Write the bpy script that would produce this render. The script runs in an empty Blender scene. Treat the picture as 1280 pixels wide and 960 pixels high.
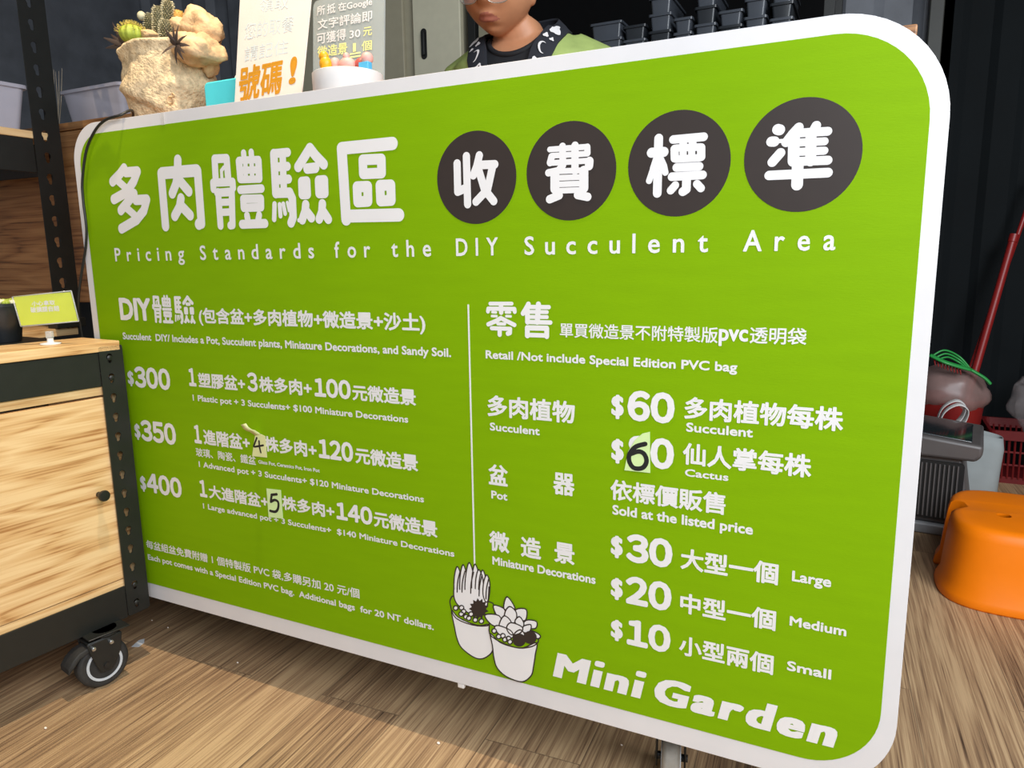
import bpy, bmesh, math, random
from mathutils import Vector, Matrix, noise
from mathutils.geometry import tessellate_polygon
C = bpy.context.scene
COL = C.collection
PI = math.pi
random.seed(7)

# ------------------------------------------------------------------ camera
F = 901.49
RW = ((0.89896963, 0.43778399, -0.01409901), (0.06330914, -0.16171849, -0.98480408), (-0.43341153, 0.88441637, -0.17309574))
CR, CD, CF = [Vector(v) for v in RW]            # world directions of image right, image down, view
CAM = Vector((1.4664, -0.9815, 0.856))
cd = bpy.data.cameras.new('camera'); cam = bpy.data.objects.new('camera', cd); COL.objects.link(cam)
cd.sensor_width = 36; cd.lens = F / 1280 * 36; cd.clip_start = 0.05; cd.clip_end = 60
M3 = Matrix((CR, -CD, -CF)).transposed()
cam.matrix_world = Matrix.Translation(CAM) @ M3.to_4x4()
C.camera = cam
def ray(px, py): return CR * ((px - 640) / F) + CD * ((py - 480) / F) + CF
def onY(px, py, y=0.0):
    r = ray(px, py); return CAM + r * ((y - CAM.y) / r.y)
def onX(px, py, x):
    r = ray(px, py); return CAM + r * ((x - CAM.x) / r.x)
def onZ(px, py, z=0.0):
    r = ray(px, py); return CAM + r * ((z - CAM.z) / r.z)

# ------------------------------------------------------------------ light and exposure
C.view_settings.view_transform = 'Standard'; C.view_settings.look = 'None'
C.view_settings.gamma = 1; C.view_settings.use_curve_mapping = False
C.view_settings.exposure = 0.0
w = bpy.data.worlds.new('daylight'); C.world = w; w.use_nodes = True
bg = w.node_tree.nodes['Background']
bg.inputs[0].default_value = (0.86, 0.93, 1.0, 1); bg.inputs[1].default_value = 0.37
def lamp(name, kind, loc, target, energy, color, **kw):
    l = bpy.data.lights.new(name, kind); l.energy = energy; l.color = color
    for k, v in kw.items(): setattr(l, k, v)
    o = bpy.data.objects.new(name, l); COL.objects.link(o); o.location = loc
    o.rotation_euler = (Vector(target) - Vector(loc)).to_track_quat('-Z', 'Y').to_euler()
    return o
lamp('ceiling_spot', 'SPOT', (0.55, -0.13, 2.38), (0.42, -0.17, 0), 112, (1.0, 0.80, 0.56), spot_size=1.15, spot_blend=0.5, shadow_soft_size=0.02)
lamp('display_spot', 'SPOT', (-0.40, -1.15, 2.05), (-0.02, 0.20, 1.26), 23, (1.0, 0.78, 0.52), spot_size=0.52, spot_blend=0.4, shadow_soft_size=0.02)
lamp('street_daylight', 'AREA', (2.5, -1.35, 1.8), (1.45, 0.2, 0.75), 68, (0.88, 0.94, 1.0), shape='RECTANGLE', size=1.8, size_y=1.4)

lamp('stool_fill_light', 'AREA', (2.9, -0.3, 2.2), (1.9, 1.1, 0.1), 34, (0.95, 0.97, 1.0), shape='RECTANGLE', size=0.8, size_y=0.8)  # added fill light that brightens the orange stool; no doorway is built here

# ------------------------------------------------------------------ materials
def lin(c):
    if isinstance(c, str): c = tuple(int(c[i:i+2], 16) for i in (0, 2, 4))
    f = lambda v: v / 12.92 if v <= 0.04045 else ((v + 0.055) / 1.055) ** 2.4
    return tuple(f(v / 255) for v in c) + (1,)
def mat(name, col, rough=0.5, metal=0.0, var=0.08, scale=30, bump=0.0, bscale=None, alpha=1.0, trans=0.0, emit=0.0, spec=0.5, stretch=(1, 1, 1)):
    m = bpy.data.materials.new(name); m.use_nodes = True
    nt = m.node_tree; N, L = nt.nodes, nt.links
    p = N['Principled BSDF']
    p.inputs['Roughness'].default_value = rough; p.inputs['Metallic'].default_value = metal
    p.inputs['Alpha'].default_value = alpha; p.inputs['Transmission Weight'].default_value = trans
    p.inputs['Specular IOR Level'].default_value = spec
    c = lin(col)
    tc = N.new('ShaderNodeTexCoord'); mp = N.new('ShaderNodeMapping'); mp.inputs['Scale'].default_value = stretch
    L.new(tc.outputs['Object'], mp.inputs['Vector'])
    nz = N.new('ShaderNodeTexNoise'); nz.inputs['Scale'].default_value = scale; nz.inputs['Detail'].default_value = 4
    L.new(mp.outputs[0], nz.inputs['Vector'])
    cr = N.new('ShaderNodeValToRGB')
    cr.color_ramp.elements[0].position = 0.3; cr.color_ramp.elements[1].position = 0.7
    cr.color_ramp.elements[0].color = tuple(v * (1 - var) for v in c[:3]) + (1,)
    cr.color_ramp.elements[1].color = tuple(min(1, v * (1 + var)) for v in c[:3]) + (1,)
    L.new(nz.outputs['Fac'], cr.inputs[0]); L.new(cr.outputs[0], p.inputs['Base Color'])
    if bump:
        bp = N.new('ShaderNodeBump'); bp.inputs['Strength'].default_value = bump; bp.inputs['Distance'].default_value = 0.004
        n2 = N.new('ShaderNodeTexNoise'); n2.inputs['Scale'].default_value = bscale or scale; n2.inputs['Detail'].default_value = 3
        L.new(mp.outputs[0], n2.inputs['Vector']); L.new(n2.outputs['Fac'], bp.inputs['Height']); L.new(bp.outputs[0], p.inputs['Normal'])
    return m
def wood(name, dark, mid, light, axis='y', rough=0.45, s=1.0):
    m = bpy.data.materials.new(name); m.use_nodes = True
    nt = m.node_tree; N, L = nt.nodes, nt.links; p = N['Principled BSDF']; p.inputs['Roughness'].default_value = rough
    tc = N.new('ShaderNodeTexCoord'); mp = N.new('ShaderNodeMapping')
    sc = {'x': (1.6, 14, 14), 'y': (14, 1.6, 14)}[axis]
    mp.inputs['Scale'].default_value = tuple(v * s for v in sc)
    L.new(tc.outputs['Object'], mp.inputs['Vector'])
    n1 = N.new('ShaderNodeTexNoise'); n1.inputs['Scale'].default_value = 1.0; n1.inputs['Detail'].default_value = 2
    L.new(mp.outputs[0], n1.inputs['Vector'])
    mul = N.new('ShaderNodeMath'); mul.operation = 'MULTIPLY'; mul.inputs[1].default_value = 7.0
    L.new(n1.outputs['Fac'], mul.inputs[0])
    fr = N.new('ShaderNodeMath'); fr.operation = 'PINGPONG'; fr.inputs[1].default_value = 0.5
    L.new(mul.outputs[0], fr.inputs[0])
    mp2 = N.new('ShaderNodeMapping'); sc2 = {'x': (6, 260, 260), 'y': (260, 6, 260)}[axis]
    mp2.inputs['Scale'].default_value = sc2; L.new(tc.outputs['Object'], mp2.inputs['Vector'])
    n2 = N.new('ShaderNodeTexNoise'); n2.inputs['Scale'].default_value = 1.0; n2.inputs['Detail'].default_value = 3
    L.new(mp2.outputs[0], n2.inputs['Vector'])
    mx = N.new('ShaderNodeMath'); mx.operation = 'MULTIPLY_ADD'; mx.inputs[1].default_value = 0.9
    L.new(fr.outputs[0], mx.inputs[0]); L.new(n2.outputs['Fac'], mx.inputs[2])
    cr = N.new('ShaderNodeValToRGB'); e = cr.color_ramp.elements
    e[0].position = 0.38; e[0].color = lin(dark); e[1].position = 0.95; e[1].color = lin(light)
    k = e.new(0.58); k.color = lin(mid)
    L.new(mx.outputs[0], cr.inputs[0]); L.new(cr.outputs[0], p.inputs['Base Color'])
    bp = N.new('ShaderNodeBump'); bp.inputs['Strength'].default_value = 0.12; bp.inputs['Distance'].default_value = 0.002
    L.new(n2.outputs['Fac'], bp.inputs['Height']); L.new(bp.outputs[0], p.inputs['Normal'])
    return m
def floor_mat():
    m = bpy.data.materials.new('floor_planks'); m.use_nodes = True
    nt = m.node_tree; N, L = nt.nodes, nt.links; p = N['Principled BSDF']; p.inputs['Roughness'].default_value = 0.5
    tc = N.new('ShaderNodeTexCoord')
    rot = N.new('ShaderNodeMapping'); rot.inputs['Rotation'].default_value = (0, 0, PI / 2 - 0.05)
    L.new(tc.outputs['Object'], rot.inputs['Vector'])
    br = N.new('ShaderNodeTexBrick'); br.offset = 0.37; br.inputs['Scale'].default_value = 1.0
    br.inputs['Brick Width'].default_value = 1.22; br.inputs['Row Height'].default_value = 0.18
    br.inputs['Mortar Size'].default_value = 0.0012; br.inputs['Mortar Smooth'].default_value = 0.3
    br.inputs['Color1'].default_value = (0, 0, 0, 1); br.inputs['Color2'].default_value = (1, 1, 1, 1); br.inputs['Mortar'].default_value = (0.5, 0.5, 0.5, 1)
    L.new(rot.outputs[0], br.inputs['Vector'])
    def nz(scale, detail, dist=0.0):
        mp = N.new('ShaderNodeMapping'); mp.inputs['Scale'].default_value = scale
        L.new(rot.outputs[0], mp.inputs['Vector'])
        off = N.new('ShaderNodeVectorMath'); off.operation = 'MULTIPLY_ADD'; off.inputs[1].default_value = (3, 7, 5)
        L.new(br.outputs['Color'], off.inputs[0]); L.new(mp.outputs[0], off.inputs[2])
        n = N.new('ShaderNodeTexNoise'); n.inputs['Scale'].default_value = 1; n.inputs['Detail'].default_value = detail; n.inputs['Distortion'].default_value = dist
        L.new(off.outputs[0], n.inputs['Vector']); return n
    a = nz((1.7, 42, 1), 4, 1.4); b = nz((6, 330, 1), 5); c = nz((1.0, 3.0, 1), 2); d = nz((4, 130, 1), 3, 0.6)
    def ma(x, k, y):
        q = N.new('ShaderNodeMath'); q.operation = 'MULTIPLY_ADD'; q.inputs[1].default_value = k
        L.new(x, q.inputs[0])
        if isinstance(y, float): q.inputs[2].default_value = y
        else: L.new(y, q.inputs[2])
        return q.outputs[0]
    v = ma(a.outputs['Fac'], 0.55, -0.65); v = ma(b.outputs['Fac'], 1.0, v); v = ma(d.outputs['Fac'], 0.60, v); v = ma(c.outputs['Fac'], 0.60, v)
    sp = N.new('ShaderNodeSeparateColor'); L.new(br.outputs['Color'], sp.inputs[0]); v = ma(sp.outputs[0], 0.16, v)
    cr = N.new('ShaderNodeValToRGB'); e = cr.color_ramp.elements
    e[0].position = 0.40; e[0].color = lin('3a2c20'); e[1].position = 1.05 - 0.05; e[1].color = lin('c2a37c')
    k = e.new(0.58); k.color = lin('7a6048'); k = e.new(0.76); k.color = lin('a08160')
    L.new(v, cr.inputs[0])
    mm = N.new('ShaderNodeMix'); mm.data_type = 'RGBA'; mm.inputs['B'].default_value = lin('3a3028')
    mf = N.new('ShaderNodeMath'); mf.operation = 'MULTIPLY'; mf.inputs[1].default_value = 0.55
    L.new(br.outputs['Fac'], mf.inputs[0]); L.new(mf.outputs[0], mm.inputs['Factor']); L.new(cr.outputs[0], mm.inputs['A'])
    L.new(mm.outputs['Result'], p.inputs['Base Color'])
    bp = N.new('ShaderNodeBump'); bp.inputs['Strength'].default_value = 0.2; bp.inputs['Distance'].default_value = 0.003
    L.new(b.outputs['Fac'], bp.inputs['Height']); L.new(bp.outputs[0], p.inputs['Normal'])
    return m
M = {}
M['floor'] = floor_mat()
M['oak'] = wood('light_oak', 'b07c48', 'd9ac74', 'ecc894', 'y', 0.42, 1.15)
M['walnut'] = wood('brown_wood', '654126', '94663d', 'b18253', 'x', 0.5)
M['black'] = mat('black_steel', '1d1e1c', 0.42, 0.0, 0.1, 40, 0.05, 200)
M['dark_rubber'] = mat('dark_rubber', '2c2b29', 0.7, 0, 0.3, 60)
M['grey_tread'] = mat('grey_tread', '8f897f', 0.6, 0, 0.2, 50)
M['white_plastic'] = mat('white_plastic', 'e6e4e2', 0.4, 0, 0.03)
M['grey_ring'] = mat('pale_grey_plastic', 'c8ccd0', 0.45)
M['steel'] = mat('bright_steel', 'b8b8b6', 0.25, 0.9)
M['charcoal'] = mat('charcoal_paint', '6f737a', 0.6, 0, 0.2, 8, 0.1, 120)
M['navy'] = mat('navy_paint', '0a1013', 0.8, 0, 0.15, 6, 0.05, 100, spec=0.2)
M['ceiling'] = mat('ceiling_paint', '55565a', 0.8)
M['trim'] = mat('dark_trim', '33342f', 0.5)
M['white_board'] = mat('white_foam_board', 'dcdadb', 0.55, 0, 0.02, 20)
M['green'] = mat('green_vinyl_print', '7ca700', 0.6, 0, 0.03, 60, 0.06, 900, spec=0.12, stretch=(0.15, 1, 1))
M['letter'] = mat('white_print', 'e6e4e4', 0.6, 0, 0.01)
M['brown_print'] = mat('dark_brown_print', '2e2420', 0.55, 0, 0.05)
M['ink'] = mat('black_marker', '16181a', 0.6)
M['note'] = mat('pale_green_paper', 'cfe8a4', 0.7, 0, 0.03)
M['note2'] = mat('cream_green_paper', 'dde0a2', 0.7, 0, 0.03)

# ------------------------------------------------------------------ mesh helpers
class MB:
    def __init__(s): s.v = []; s.f = []
    def add(s, vs, fs):
        n = len(s.v); s.v += [Vector(v) for v in vs]; s.f += [tuple(i + n for i in f) for f in fs]; return s
    def box(s, lo, hi, mtx=None):
        x0, y0, z0 = lo; x1, y1, z1 = hi
        vs = [Vector(p) for p in ((x0,y0,z0),(x1,y0,z0),(x1,y1,z0),(x0,y1,z0),(x0,y0,z1),(x1,y0,z1),(x1,y1,z1),(x0,y1,z1))]
        if mtx: vs = [mtx @ v for v in vs]
        return s.add(vs, [(0,3,2,1),(4,5,6,7),(0,1,5,4),(1,2,6,5),(2,3,7,6),(3,0,4,7)])
    def loft(s, rings, cap=True, closed=False):
        n = len(rings[0]); vs = [p for r in rings for p in r]; fs = []
        R_ = len(rings)
        for i in range(R_ if closed else R_ - 1):
            a, b = i * n, ((i + 1) % R_) * n
            for j in range(n):
                k = (j + 1) % n; fs.append((a + j, a + k, b + k, b + j))
        if cap and not closed: fs += [tuple(range(n))[::-1], tuple(range((R_ - 1) * n, R_ * n))]
        return s.add(vs, fs)
    def tube(s, pts, r, n=12, cap=True, flat=None):
        pts = [Vector(p) for p in pts]; rs = r if isinstance(r, (list, tuple)) else [r] * len(pts)
        rings = []; up = None
        for i, p in enumerate(pts):
            t = (pts[min(i + 1, len(pts) - 1)] - pts[max(i - 1, 0)]).normalized()
            if up is None:
                up = Vector((0, 0, 1)) if abs(t.z) < 0.9 else Vector((1, 0, 0))
            a = t.cross(up).normalized(); b = a.cross(t).normalized(); up = b
            fl = flat or 1
            rings.append([p + (a * math.cos(2 * PI * j / n) + b * math.sin(2 * PI * j / n) * fl) * rs[i] for j in range(n)])
        return s.loft(rings, cap)
    def lathe(s, prof, c=(0, 0, 0), n=32, axis=None, cap=True):
        q = Vector(axis).to_track_quat('Z', 'Y') if axis else None
        rings = []
        for r, z in prof:
            ring = [Vector((r * math.cos(2 * PI * j / n), r * math.sin(2 * PI * j / n), z)) for j in range(n)]
            if q: ring = [q @ p for p in ring]
            rings.append([p + Vector(c) for p in ring])
        return s.loft(rings, cap)
    def ball(s, c, r, n=16, m=10, rot=None, fn=None):
        r = (r, r, r) if not isinstance(r, (tuple, list)) else r
        vs = []
        for i in range(m + 1):
            th = PI * i / m
            for j in range(n):
                ph = 2 * PI * j / n
                d = Vector((math.sin(th) * math.cos(ph), math.sin(th) * math.sin(ph), math.cos(th)))
                p = Vector((d.x * r[0], d.y * r[1], d.z * r[2]))
                if fn: p = p * fn(d)
                if rot: p = rot @ p
                vs.append(p + Vector(c))
        fs = []
        for i in range(m):
            for j in range(n):
                k = (j + 1) % n; fs.append((i * n + j, (i + 1) * n + j, (i + 1) * n + k, i * n + k))
        return s.add(vs, fs)
    def plate(s, outer, holes, o, ax, ay, th):
        # flat plate with real holes; outer and holes are 2D loops on the axes ax, ay, thickness th along ax x ay
        o, ax, ay = Vector(o), Vector(ax), Vector(ay); nn = ax.cross(ay).normalized()
        loops = [outer] + holes
        flat = [p for lp in loops for p in lp]
        tris = tessellate_polygon([[Vector((p[0], p[1], 0)) for p in lp] for lp in loops])
        n = len(flat)
        P3 = lambda p, h: o + ax * p[0] + ay * p[1] + nn * h
        vs = [P3(p, 0) for p in flat] + [P3(p, -th) for p in flat]
        fs = [tuple(t) for t in tris] + [tuple(i + n for i in reversed(t)) for t in tris]
        k = 0
        for lp in loops:
            m_ = len(lp)
            for j in range(m_):
                a, b = k + j, k + (j + 1) % m_
                fs.append((a, b, b + n, a + n))
            k += m_
        return s.add(vs, fs)
    def build(s, name, m, parent=None, bevel=0.0, smooth=False, local=False, seg=2, sub=0, weld=False):
        me = bpy.data.meshes.new(name)
        vs = s.v
        if parent is not None and not local:
            inv = parent['_m'] if False else INV[parent.name]
            vs = [inv @ v for v in vs]
        me.from_pydata([tuple(v) for v in vs], [], s.f); me.validate()
        bm = bmesh.new(); bm.from_mesh(me)
        if weld: bmesh.ops.remove_doubles(bm, verts=bm.verts, dist=1e-5)
        bmesh.ops.recalc_face_normals(bm, faces=bm.faces); bm.to_mesh(me); bm.free()
        o = bpy.data.objects.new(name, me); COL.objects.link(o)
        if m is not None: me.materials.append(m)
        if parent is not None:
            o.parent = parent
        if bevel:
            b = o.modifiers.new('bevel', 'BEVEL'); b.width = bevel; b.segments = seg; b.limit_method = 'ANGLE'; b.angle_limit = 0.6
        if sub:
            q = o.modifiers.new('sub', 'SUBSURF'); q.levels = sub; q.render_levels = sub
        if smooth or bevel:
            me.shade_smooth()
            if smooth != 'all':
                try: me.set_sharp_from_angle(angle=0.7)
                except Exception: pass
        return o
INV = {}; MAT = {}
def thing(name, label, cat, loc=(0, 0, 0), rotz=0.0, group=None):
    o = bpy.data.objects.new(name, None); COL.objects.link(o)
    o.location = loc; o.rotation_euler = (0, 0, rotz); o.empty_display_size = 0.05
    m = Matrix.Translation(loc) @ Matrix.Rotation(rotz, 4, 'Z')
    INV[o.name] = m.inverted(); MAT[o.name] = m
    tag(o, label, cat, group); return o
def tag(o, label, cat, group=None):
    o['label'] = label; o['category'] = cat
    if group: o['group'] = group
    return o
def sub(name, mb, m, parent, **kw):
    # a part of a part: the same local frame as its parent's thing (parts sit at their thing's origin)
    if parent.name not in INV:
        INV[parent.name] = INV[parent.parent.name]
    return mb.build(name, m, parent, **kw)
def struct(o): o['kind'] = 'structure'; return o
def rrect(x0, y0, x1, y1, r, n=10):
    rs = r if isinstance(r, (list, tuple)) else [r] * 4      # bl, br, tr, tl
    out = []
    for (cx, cy, a0, rr) in ((x0 + rs[0], y0 + rs[0], PI, rs[0]), (x1 - rs[1], y0 + rs[1], 1.5 * PI, rs[1]), (x1 - rs[2], y1 - rs[2], 0, rs[2]), (x0 + rs[3], y1 - rs[3], 0.5 * PI, rs[3])):
        for k in range(n + 1):
            a = a0 + 0.5 * PI * k / n; out.append((cx + rr * math.cos(a), cy + rr * math.sin(a)))
    return out
def circ(cx, cy, r, n=24, ry=None): return [(cx + r * math.cos(2 * PI * k / n), cy + (ry or r) * math.sin(2 * PI * k / n)) for k in range(n)]
XA, ZA = Vector((1, 0, 0)), Vector((0, 0, 1))
def smoothpts(pts, k=6):
    pts = [Vector(p) for p in pts]; out = []
    for i in range(len(pts) - 1):
        p0, p1, p2, p3 = pts[max(i - 1, 0)], pts[i], pts[i + 1], pts[min(i + 2, len(pts) - 1)]
        for j in range(k):
            t = j / k
            out.append(0.5 * ((2 * p1) + (p2 - p0) * t + (2 * p0 - 5 * p1 + 4 * p2 - p3) * t * t + (3 * p1 - p0 - 3 * p2 + p3) * t ** 3))
    out.append(pts[-1]); return out

# ------------------------------------------------------------------ lettering
def is_cjk(ch): return ord(ch) > 0x2E00
TXT = {}
def raw_text(s, track=1.0, res=3):
    key = (s, track, res)
    if key in TXT: return TXT[key]
    cu = bpy.data.curves.new('t', 'FONT'); cu.body = s; cu.size = 1; cu.space_character = track; cu.resolution_u = res
    o = bpy.data.objects.new('t', cu); COL.objects.link(o)
    dg = bpy.context.evaluated_depsgraph_get(); ev = o.evaluated_get(dg); me = ev.to_mesh()
    vs = [(v.co.x, v.co.y) for v in me.vertices]; fs = [tuple(p.vertices) for p in me.polygons]
    cnt = {}
    for f in fs:
        for a, b in zip(f, f[1:] + f[:1]): cnt[tuple(sorted((a, b)))] = cnt.get(tuple(sorted((a, b))), 0) + 1
    ed = [e for e, k in cnt.items() if k == 1]
    ev.to_mesh_clear(); bpy.data.objects.remove(o); bpy.data.curves.remove(cu)
    TXT[key] = (vs, fs, ed); return TXT[key]
def spaced(s, gap=0.09, space=0.28, dot=0.0):
    V_, F_, E_ = [], [], []; x = 0
    for ch in s:
        if ch == chr(0xFF0F): ch = '/'
        if ch == ' ': x += space; continue
        vs, fs, ed = raw_text(ch)
        if not vs: continue
        if dot and ch == 'i':                                # lift the dot so that heavy strokes keep it apart
            vs = [(v[0], v[1] + (dot if v[1] > CAPH[1] * 1.08 else 0)) for v in vs]
        a = min(v[0] for v in vs); b = max(v[0] for v in vs); n = len(V_)
        V_ += [(v[0] - a + x, v[1]) for v in vs]; F_ += [tuple(i + n for i in f) for f in fs]; E_ += [(i + n, j + n) for i, j in ed]
        x += b - a + gap
    return V_, F_, E_
def full(s): return ''.join(chr(ord(c) + 0xFEE0) if 33 <= ord(c) <= 126 else c for c in s)
CAPH = (max(v[1] for v in raw_text('H')[0]), max(v[1] for v in raw_text('x')[0]))
def convex(pts):
    pts = sorted(set(pts)); out = []
    for seq in (pts, pts[::-1]):
        h = []
        for p in seq:
            while len(h) > 1 and (h[-1][0] - h[-2][0]) * (p[1] - h[-2][1]) - (h[-1][1] - h[-2][1]) * (p[0] - h[-2][0]) <= 0: h.pop()
            h.append(p)
        out += h[:-1]
    return out
def letters(mb, s, x0, x1, zb, zt, bold=0.0, mode=None, gap=None, track=1.0, shear=0.0, to3=None, level=0.0, brush=None, dot=0.0):
    # lays the string between x0..x1 and zb..zt of a plane; bold thickens the strokes, fraction of the height
    if mode is None: mode = 'box' if any(is_cjk(c) for c in s) or s.isdigit() or s == '$' else 'cap'
    vs, fs, ed = spaced(s, gap, dot=dot) if gap is not None else raw_text(s, track)
    H = zt - zb; r = bold * H; rx = r * (brush or 1)
    ax, bx = min(v[0] for v in vs), max(v[0] for v in vs); ay, by = min(v[1] for v in vs), max(v[1] for v in vs)
    if mode == 'cap': ay, by = 0, CAPH[0]
    if mode == 'x': ay, by = 0, CAPH[1]
    sx = (x1 - x0 - 2 * rx) / (bx - ax); sy = (H - 2 * r) / (by - ay)
    P2 = [((v[0] - ax) * sx + x0 + rx, (v[1] - ay) * sy + zb + r) for v in vs]
    if shear: P2 = [(x + (z - zb) * shear, z) for x, z in P2]
    put = lambda x, z, h: to3(x, z, h)
    mb.add([put(x, z, level) for x, z in P2], fs)
    if r > 0:
        rnd = random.Random(len(s) * 31 + int(x0 * 1e4))
        nd = 8; used = set()
        for i, j in ed:
            p, q = P2[i], P2[j]; dx, dz = q[0] - p[0], q[1] - p[1]; l = math.hypot(dx, dz)
            if l < 1e-9: continue
            nx, nz = -dz / l * r, dx / l * r; h = level + 2e-5 + rnd.random() * 1.6e-4
            if brush:                                   # a flat nib: wide stems, crisp corners
                cs = [(c[0] + sh_ * rx + e * shear, c[1] + e) for c in (p, q) for sh_ in (-1, 1) for e in (-r, r)]
                hull = convex(cs); mb.add([put(x, z, h) for x, z in hull], [tuple(range(len(hull)))]); continue
            mb.add([put(p[0] + nx, p[1] + nz, h), put(q[0] + nx, q[1] + nz, h), put(q[0] - nx, q[1] - nz, h), put(p[0] - nx, p[1] - nz, h)], [(0, 1, 2, 3)])
            for k in (i, j):
                if k in used: continue
                used.add(k); c = P2[k]; h = level + 2e-5 + rnd.random() * 1.6e-4
                mb.add([put(c[0] + r * math.cos(2 * PI * t / nd), c[1] + r * math.sin(2 * PI * t / nd), h) for t in range(nd)], [tuple(range(nd))])
def strokes(mb, paths, r, to3, level=0.0, n=8, dh=2e-6):
    # marker strokes on a plane: each path a list of 2D points
    h = level
    for pts in paths:
        for i, p in enumerate(pts):
            h += dh
            mb.add([to3(p[0] + r * math.cos(2 * PI * t / n), p[1] + r * math.sin(2 * PI * t / n), h) for t in range(n)], [tuple(range(n))])
            if i:
                q = pts[i - 1]; dx, dz = p[0] - q[0], p[1] - q[1]; l = math.hypot(dx, dz)
                if l < 1e-9: continue
                nx, nz = -dz / l * r, dx / l * r; h += dh
                mb.add([to3(p[0] + nx, p[1] + nz, h), to3(q[0] + nx, q[1] + nz, h), to3(q[0] - nx, q[1] - nz, h), to3(p[0] - nx, p[1] - nz, h)], [(0, 1, 2, 3)])

# ------------------------------------------------------------------ the setting
fl = MB().box((-4, -4, -0.05), (4, 3, 0)); struct(fl.build('floor', M['floor']))
def corrugated(x0, x1, y, z0, z1, pitch=0.28, depth=0.035):
    mb = MB(); xs = []; x = x0
    while x < x1:
        for fx, d in ((0, 0), (0.36, 0), (0.5, depth), (0.86, depth)): xs.append((x + fx * pitch, y + d))
        x += pitch
    n = len(xs)
    vs = [(a, b, z0) for a, b in xs] + [(a, b, z1) for a, b in xs] + [(a, y + 0.08, z0) for a, b in xs] + [(a, y + 0.08, z1) for a, b in xs]
    fs = []
    for i in range(n - 1):
        fs += [(i, i + 1, n + i + 1, n + i), (2 * n + i, 3 * n + i, 3 * n + i + 1, 2 * n + i + 1), (n + i, n + i + 1, 3 * n + i + 1, 3 * n + i), (i, 2 * n + i, 2 * n + i + 1, i + 1)]
    fs += [(0, n, 3 * n, 2 * n), (n - 1, 3 * n - 1, 4 * n - 1, 2 * n - 1)]
    return mb.add(vs, fs)
WY = 2.42
struct(corrugated(-4, 1.64, WY, 0, 2.7).build('wall_back', M['charcoal']))
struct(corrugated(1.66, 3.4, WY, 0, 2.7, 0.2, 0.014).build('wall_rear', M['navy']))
struct(MB().box((1.615, WY - 0.06, 0), (1.665, WY + 0.02, 2.7)).build('trim_1', M['trim'], bevel=0.004))
struct(MB().box((3.3, -0.3, 0), (3.4, WY + 0.1, 2.7)).build('wall_right', M['navy']))
struct(MB().box((-2.9, -1.6, 0), (-2.8, WY + 0.1, 2.7)).build('wall_left', M['charcoal']))
struct(MB().box((-4, -1.3, 2.6), (4, 3, 2.7)).build('ceiling', M['ceiling']))

# ------------------------------------------------------------------ the price board
PW, PZ0, PZ1 = 1.5385, 0.13, 1.13
board = thing('price_board', 'large white bordered green price board with white lettering across the counter front', 'sign', (0.77, 0, 0.13))
def flat(h0): return lambda x, z, h: Vector((x, -h0 - h, z))
mb = MB().plate(rrect(0, PZ0, PW, PZ1, [0.06, 0.115, 0.125, 0.075], 14), [], (0, 0, 0), XA, ZA, 0.010); mb.build('backing_board', M['white_board'], board, bevel=0.0008)
mb = MB().plate(rrect(0.0195, 0.1635, 1.519, 1.1085, [0.05, 0.095, 0.105, 0.062], 14), [], (0, -0.0006, 0), XA, ZA, 0.0005); mb.build('green_print', M['green'], board)
for px, py in ((595, 222.9), (713, 214), (847.6, 204.3), (1001.9, 193.6)):
    c = onY(px, py)
    MB().plate(circ(c.x, 0.9738, 0.0674, 64), [], (0, -0.0010, 0), XA, ZA, 0.0003).build('dark_disc', M['brown_print'], board)
T1 = (120, 140, 1280 / 440); T2 = (520, 120, 1280 / 580); T3 = (120, 350, 1280 / 480); T4 = (150, 560, 1280 / 450)
T5 = (560, 340, 1280 / 520); T6 = (600, 560, 1280 / 240); T7 = (750, 570, 1097 / 320); T8 = (680, 790, 1280 / 440); T9 = (760, 640, 1280 / 520)
def px_of(t, p): return (t[0] + p[0] / t[2], t[1] + p[1] / t[2])
def line(mb, t, s, lb, rb, lt, bold=0.02, h0=0.0010, stretch=1.0, **kw):
    a, b, c = [onY(*px_of(t, p)) for p in (lb, rb, lt)]
    c.z += ((c.z - (a.z + b.z) / 2)) * (stretch - 1)
    letters(mb, s, a.x, b.x, (a.z + b.z) / 2, c.z, bold, to3=flat(h0), **kw)
def glyph(mb, t, s, L, Rr, T, B, bold, h0=0.0010, **kw):
    # one glyph from the extreme points of its outline
    a, b = onY(*px_of(t, L)), onY(*px_of(t, Rr)); u, d = onY(*px_of(t, T)), onY(*px_of(t, B))
    letters(mb, s, a.x, b.x, d.z, u.z, bold, to3=flat(h0), **kw)
def brushed(mb, t, groups, h0=0.0010, fit=None, k=1.0):
    # round brush lettering: (radius, path, path ...) in the picture of the board, laid on the board plane
    lv_ = 0.0
    for g in groups:
        r = g[0]
        for path in g[1:]:
            q = [onY(*px_of(t, p)) for p in path]
            c = path[0]; R_ = (onY(*px_of(t, (c[0], c[1] - r))) - onY(*px_of(t, (c[0], c[1] + r)))).length / 2
            pts = [(v.x, v.z) for v in q]
            R_ *= k
            if fit: pts = [fit(*p) for p in pts]; R_ *= fit.k
            lv_ += 1.2e-5
            strokes(mb, [pts], R_, flat(h0 + lv_), n=20, dh=1e-6)
D1, D2, D3, D4 = (130, 190, 1222 / 140), (255, 170, 665 / 90), (330, 170, 730 / 95), (410, 165, 806 / 105)
DUO = ((50, [(225, 178), (180, 240), (97, 325)], [(240, 222), (370, 212), (330, 320), (250, 440), (112, 518)]), (42, [(150, 310), (240, 390)]),
       (50, [(335, 455), (270, 540), (188, 638)], [(350, 525), (472, 518), (440, 640), (360, 740), (195, 838)]), (42, [(250, 610), (340, 690)]))
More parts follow.
